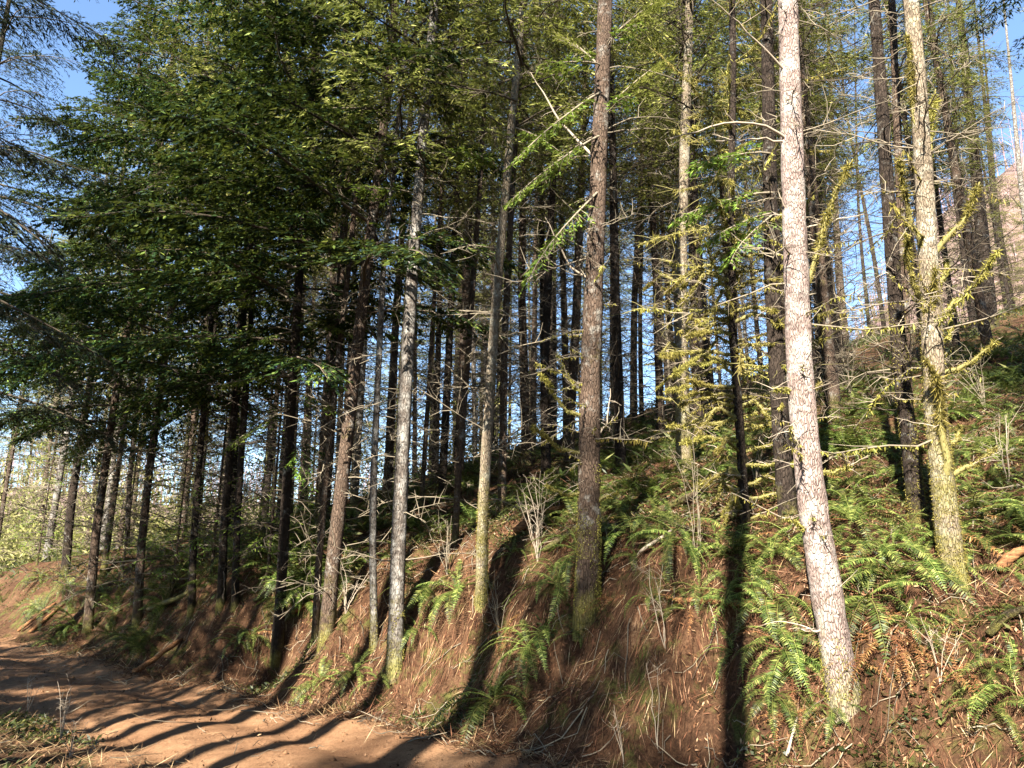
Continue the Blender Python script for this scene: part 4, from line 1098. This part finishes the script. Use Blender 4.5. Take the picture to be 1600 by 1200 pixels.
for a in [((1056, 955), (1214, 957), 11, 'orange brown barkless pole lying level left of the pale trunk'), ((1562, 905), (1610, 868), 17, 'broken orange wood slab at the right edge'), ((1548, 1012), (1625, 965), 15, 'dark broken log end at the right edge', 'bark_dark'),
          ((1022, 812), (1105, 768), 12, 'mossy log on the slope below the yellow lit trunk', 'bark_brown'), ((806, 840), (880, 800), 14, 'brown rotten log on the bank crest right of the mossy footed trunk', 'wood'), ((850, 868), (905, 832), 10, 'mossy log against the thick rugged fir', 'bark_mossy'),
          ((208, 1058), (282, 1008), 9, 'pale split pole lying up the shaded bank face', 'wood'), ((28, 992), (86, 950), 6, 'thin brown pole on the sunlit far bank, left one', 'wood'), ((42, 996), (100, 948), 6, 'thin brown pole on the sunlit far bank, right one', 'wood'), ((455, 965), (520, 930), 8, 'reddish pole behind the low boughed fir', 'wood'),
          ((395, 945), (440, 925), 7, 'grey pole left of the low boughed fir', 'bark_grey'), ((1000, 870), (1050, 838), 6, 'pale broken limb on the slope under the shaded fern', 'twig_pale'), ((230, 960), (300, 935), 9, 'moss topped log on the bank crest below the pale bare bush', 'bark_mossy'),
          ((1230, 1190), (1246, 1130), 5, 'short white broken stick near the bottom edge', 'twig_pale'), ((1240, 590), (1290, 585), 9, 'log lying high on the bracken slope', 'bark_brown')]:
    pole(*a)

# ------------------------------------------------------------------ bare bushes and whips
def bush(px, py, hpx, n, label, mat='twig_pale', spread=.35, group='bare bushes', name='bare_bush', twn=7, lean=(0, 0)):
    p = hit(px, py); d = project(p)[2]; H = hpx * d / F_PX
    root = empty(name, p); tag(root, label, 'bush', group)
    for j in range(n):
        a = rh.uniform(0, 6.28); sp = spread * rh.uniform(.2, 1.0); h = H * rh.uniform(.6, 1.0)
        t = np.linspace(0, 1, 7)
        Q = np.stack([np.cos(a) * sp * h * t ** 1.3 + lean[0] * h * t * t, np.sin(a) * sp * h * t ** 1.3 + lean[1] * h * t * t, h * (t - .12 * sp * t * t)], -1)
        Q[0, 2] = -.03; Q[1:] += np.cumsum(rh.normal(0, .018 * h, (6, 3)), 0)
        parts = [tubes(Q[None], np.linspace(.0055, .0018, 7)[None] * max(.8, d / 9), 4)]
        pr, _, _ = dead_branches(rh, Q, t * h, twn, .25 * h, .95 * h, (.1 * h, .28 * h), .0028 * max(.8, d / 9), 3, (.2, 1.2))
        st = obj('stem', make_mesh('stem', parts), MAT[mat], root)
        tag(obj('twigs', make_mesh('twigs', pr), MAT[mat], st), kind='stuff')
for a in [(840, 880, 170, 9, 'pale bare bush of leaning stems left of the thick rugged fir'), (255, 955, 90, 8, 'pale branching bare bush on the far bank crest', 'twig_mossy', .5), (1090, 880, 260, 5, 'tall bare whips in front of the yellow lit trunk', 'twig', .22), (1040, 1015, 150, 3, 'thin pale whips rising from the sunlit bank', 'twig_pale', .15),
          (1575, 760, 150, 5, 'pale bare stems near the right edge'), (1395, 640, 120, 7, 'tangled bare bush on the bracken slope', 'twig', .6), (1330, 620, 110, 8, 'greyish tangled bush above the lit ferns', 'twig', .7), (1028, 1180, 130, 2, 'single thin whip near the bottom middle', 'twig_pale', .1), (975, 1195, 110, 3, 'short bare stems at the bottom of the bank', 'twig_pale', .5),
          (700, 900, 110, 6, 'bare stems in shade right of the lichen spotted trunk', 'twig', .5), (540, 960, 90, 6, 'bare twiggy bush behind the thin pale trunk', 'twig_pale', .6), (1470, 1080, 120, 5, 'bent straw coloured stems on the lower right bank', 'twig_pale', .7), (780, 1000, 120, 5, 'bare stems on the bank below the slim mossy trunk', 'twig', .4),
          (1180, 760, 120, 6, 'bare stems under the mossy twigged fir', 'twig', .5), (960, 700, 130, 7, 'bare bush on the slope right of the thick rugged fir', 'twig', .5), (95, 1160, 90, 6, 'pale dry stalks on the verge at lower left', 'twig_pale', .35), (110, 1185, 60, 5, 'short dry stalks at the lower left corner', 'twig_pale', .5), (40, 1120, 60, 4, 'dry stalks on the verge at the left edge', 'twig_pale', .4),
          (885, 650, 120, 7, 'bare bush high in the hollow behind the rugged fir', 'twig', .6), (1540, 640, 110, 7, 'dim bare bush on the upper right slope', 'twig', .6), (620, 820, 100, 6, 'bare bush in the hollow behind the lichen spotted trunk', 'twig', .6), (1265, 660, 110, 6, 'bare bush close behind the pale trunk', 'twig', .6), (1450, 560, 120, 8, 'bare tangle behind the mossy branched tree', 'twig', .7)]:
    bush(*a)

# sunlit thicket in the opening beyond the bend and over the ridge
def thicket():
    parts = []
    for i in range(170):
        px = rl.uniform(-60, 900) if i < 120 else rl.uniform(-60, 480); dep = rl.uniform(34, 70)
        x = (px - CX) / F_PX * dep; y = dep; z = g1(x, y)
        h = rl.uniform(2.0, 7.0); w = rl.uniform(.9, 2.4); n = 320
        v = rl.normal(0, 1, (n, 3)); v = unit(v) * rl.uniform(.3, 1, (n, 1)) ** .5
        c = np.array([x, y, z + h * .5]) + v * np.array([w, w, h * .55]); c[:, 2] = np.maximum(c[:, 2], z - .2)
        d = unit(v + rl.normal(0, .6, v.shape) + np.array([0, 0, .5]))
        parts.append(kites(c, d, rl.uniform(.15, .5, n), rl.uniform(.05, .11, n), rl.normal(0, 1, v.shape)))
    return make_mesh('sunlit_thicket', parts, False)
tag(obj('sunlit_thicket', thicket(), MAT['thicket']), 'yellow green sunlit thicket filling the opening beyond the firs', 'thicket', kind='stuff')
tot = sum(len(m.loops) - 2 * len(m.polygons) for m in bpy.data.meshes if m.users)
print('triangles', tot, 'objects', len(bpy.data.objects))
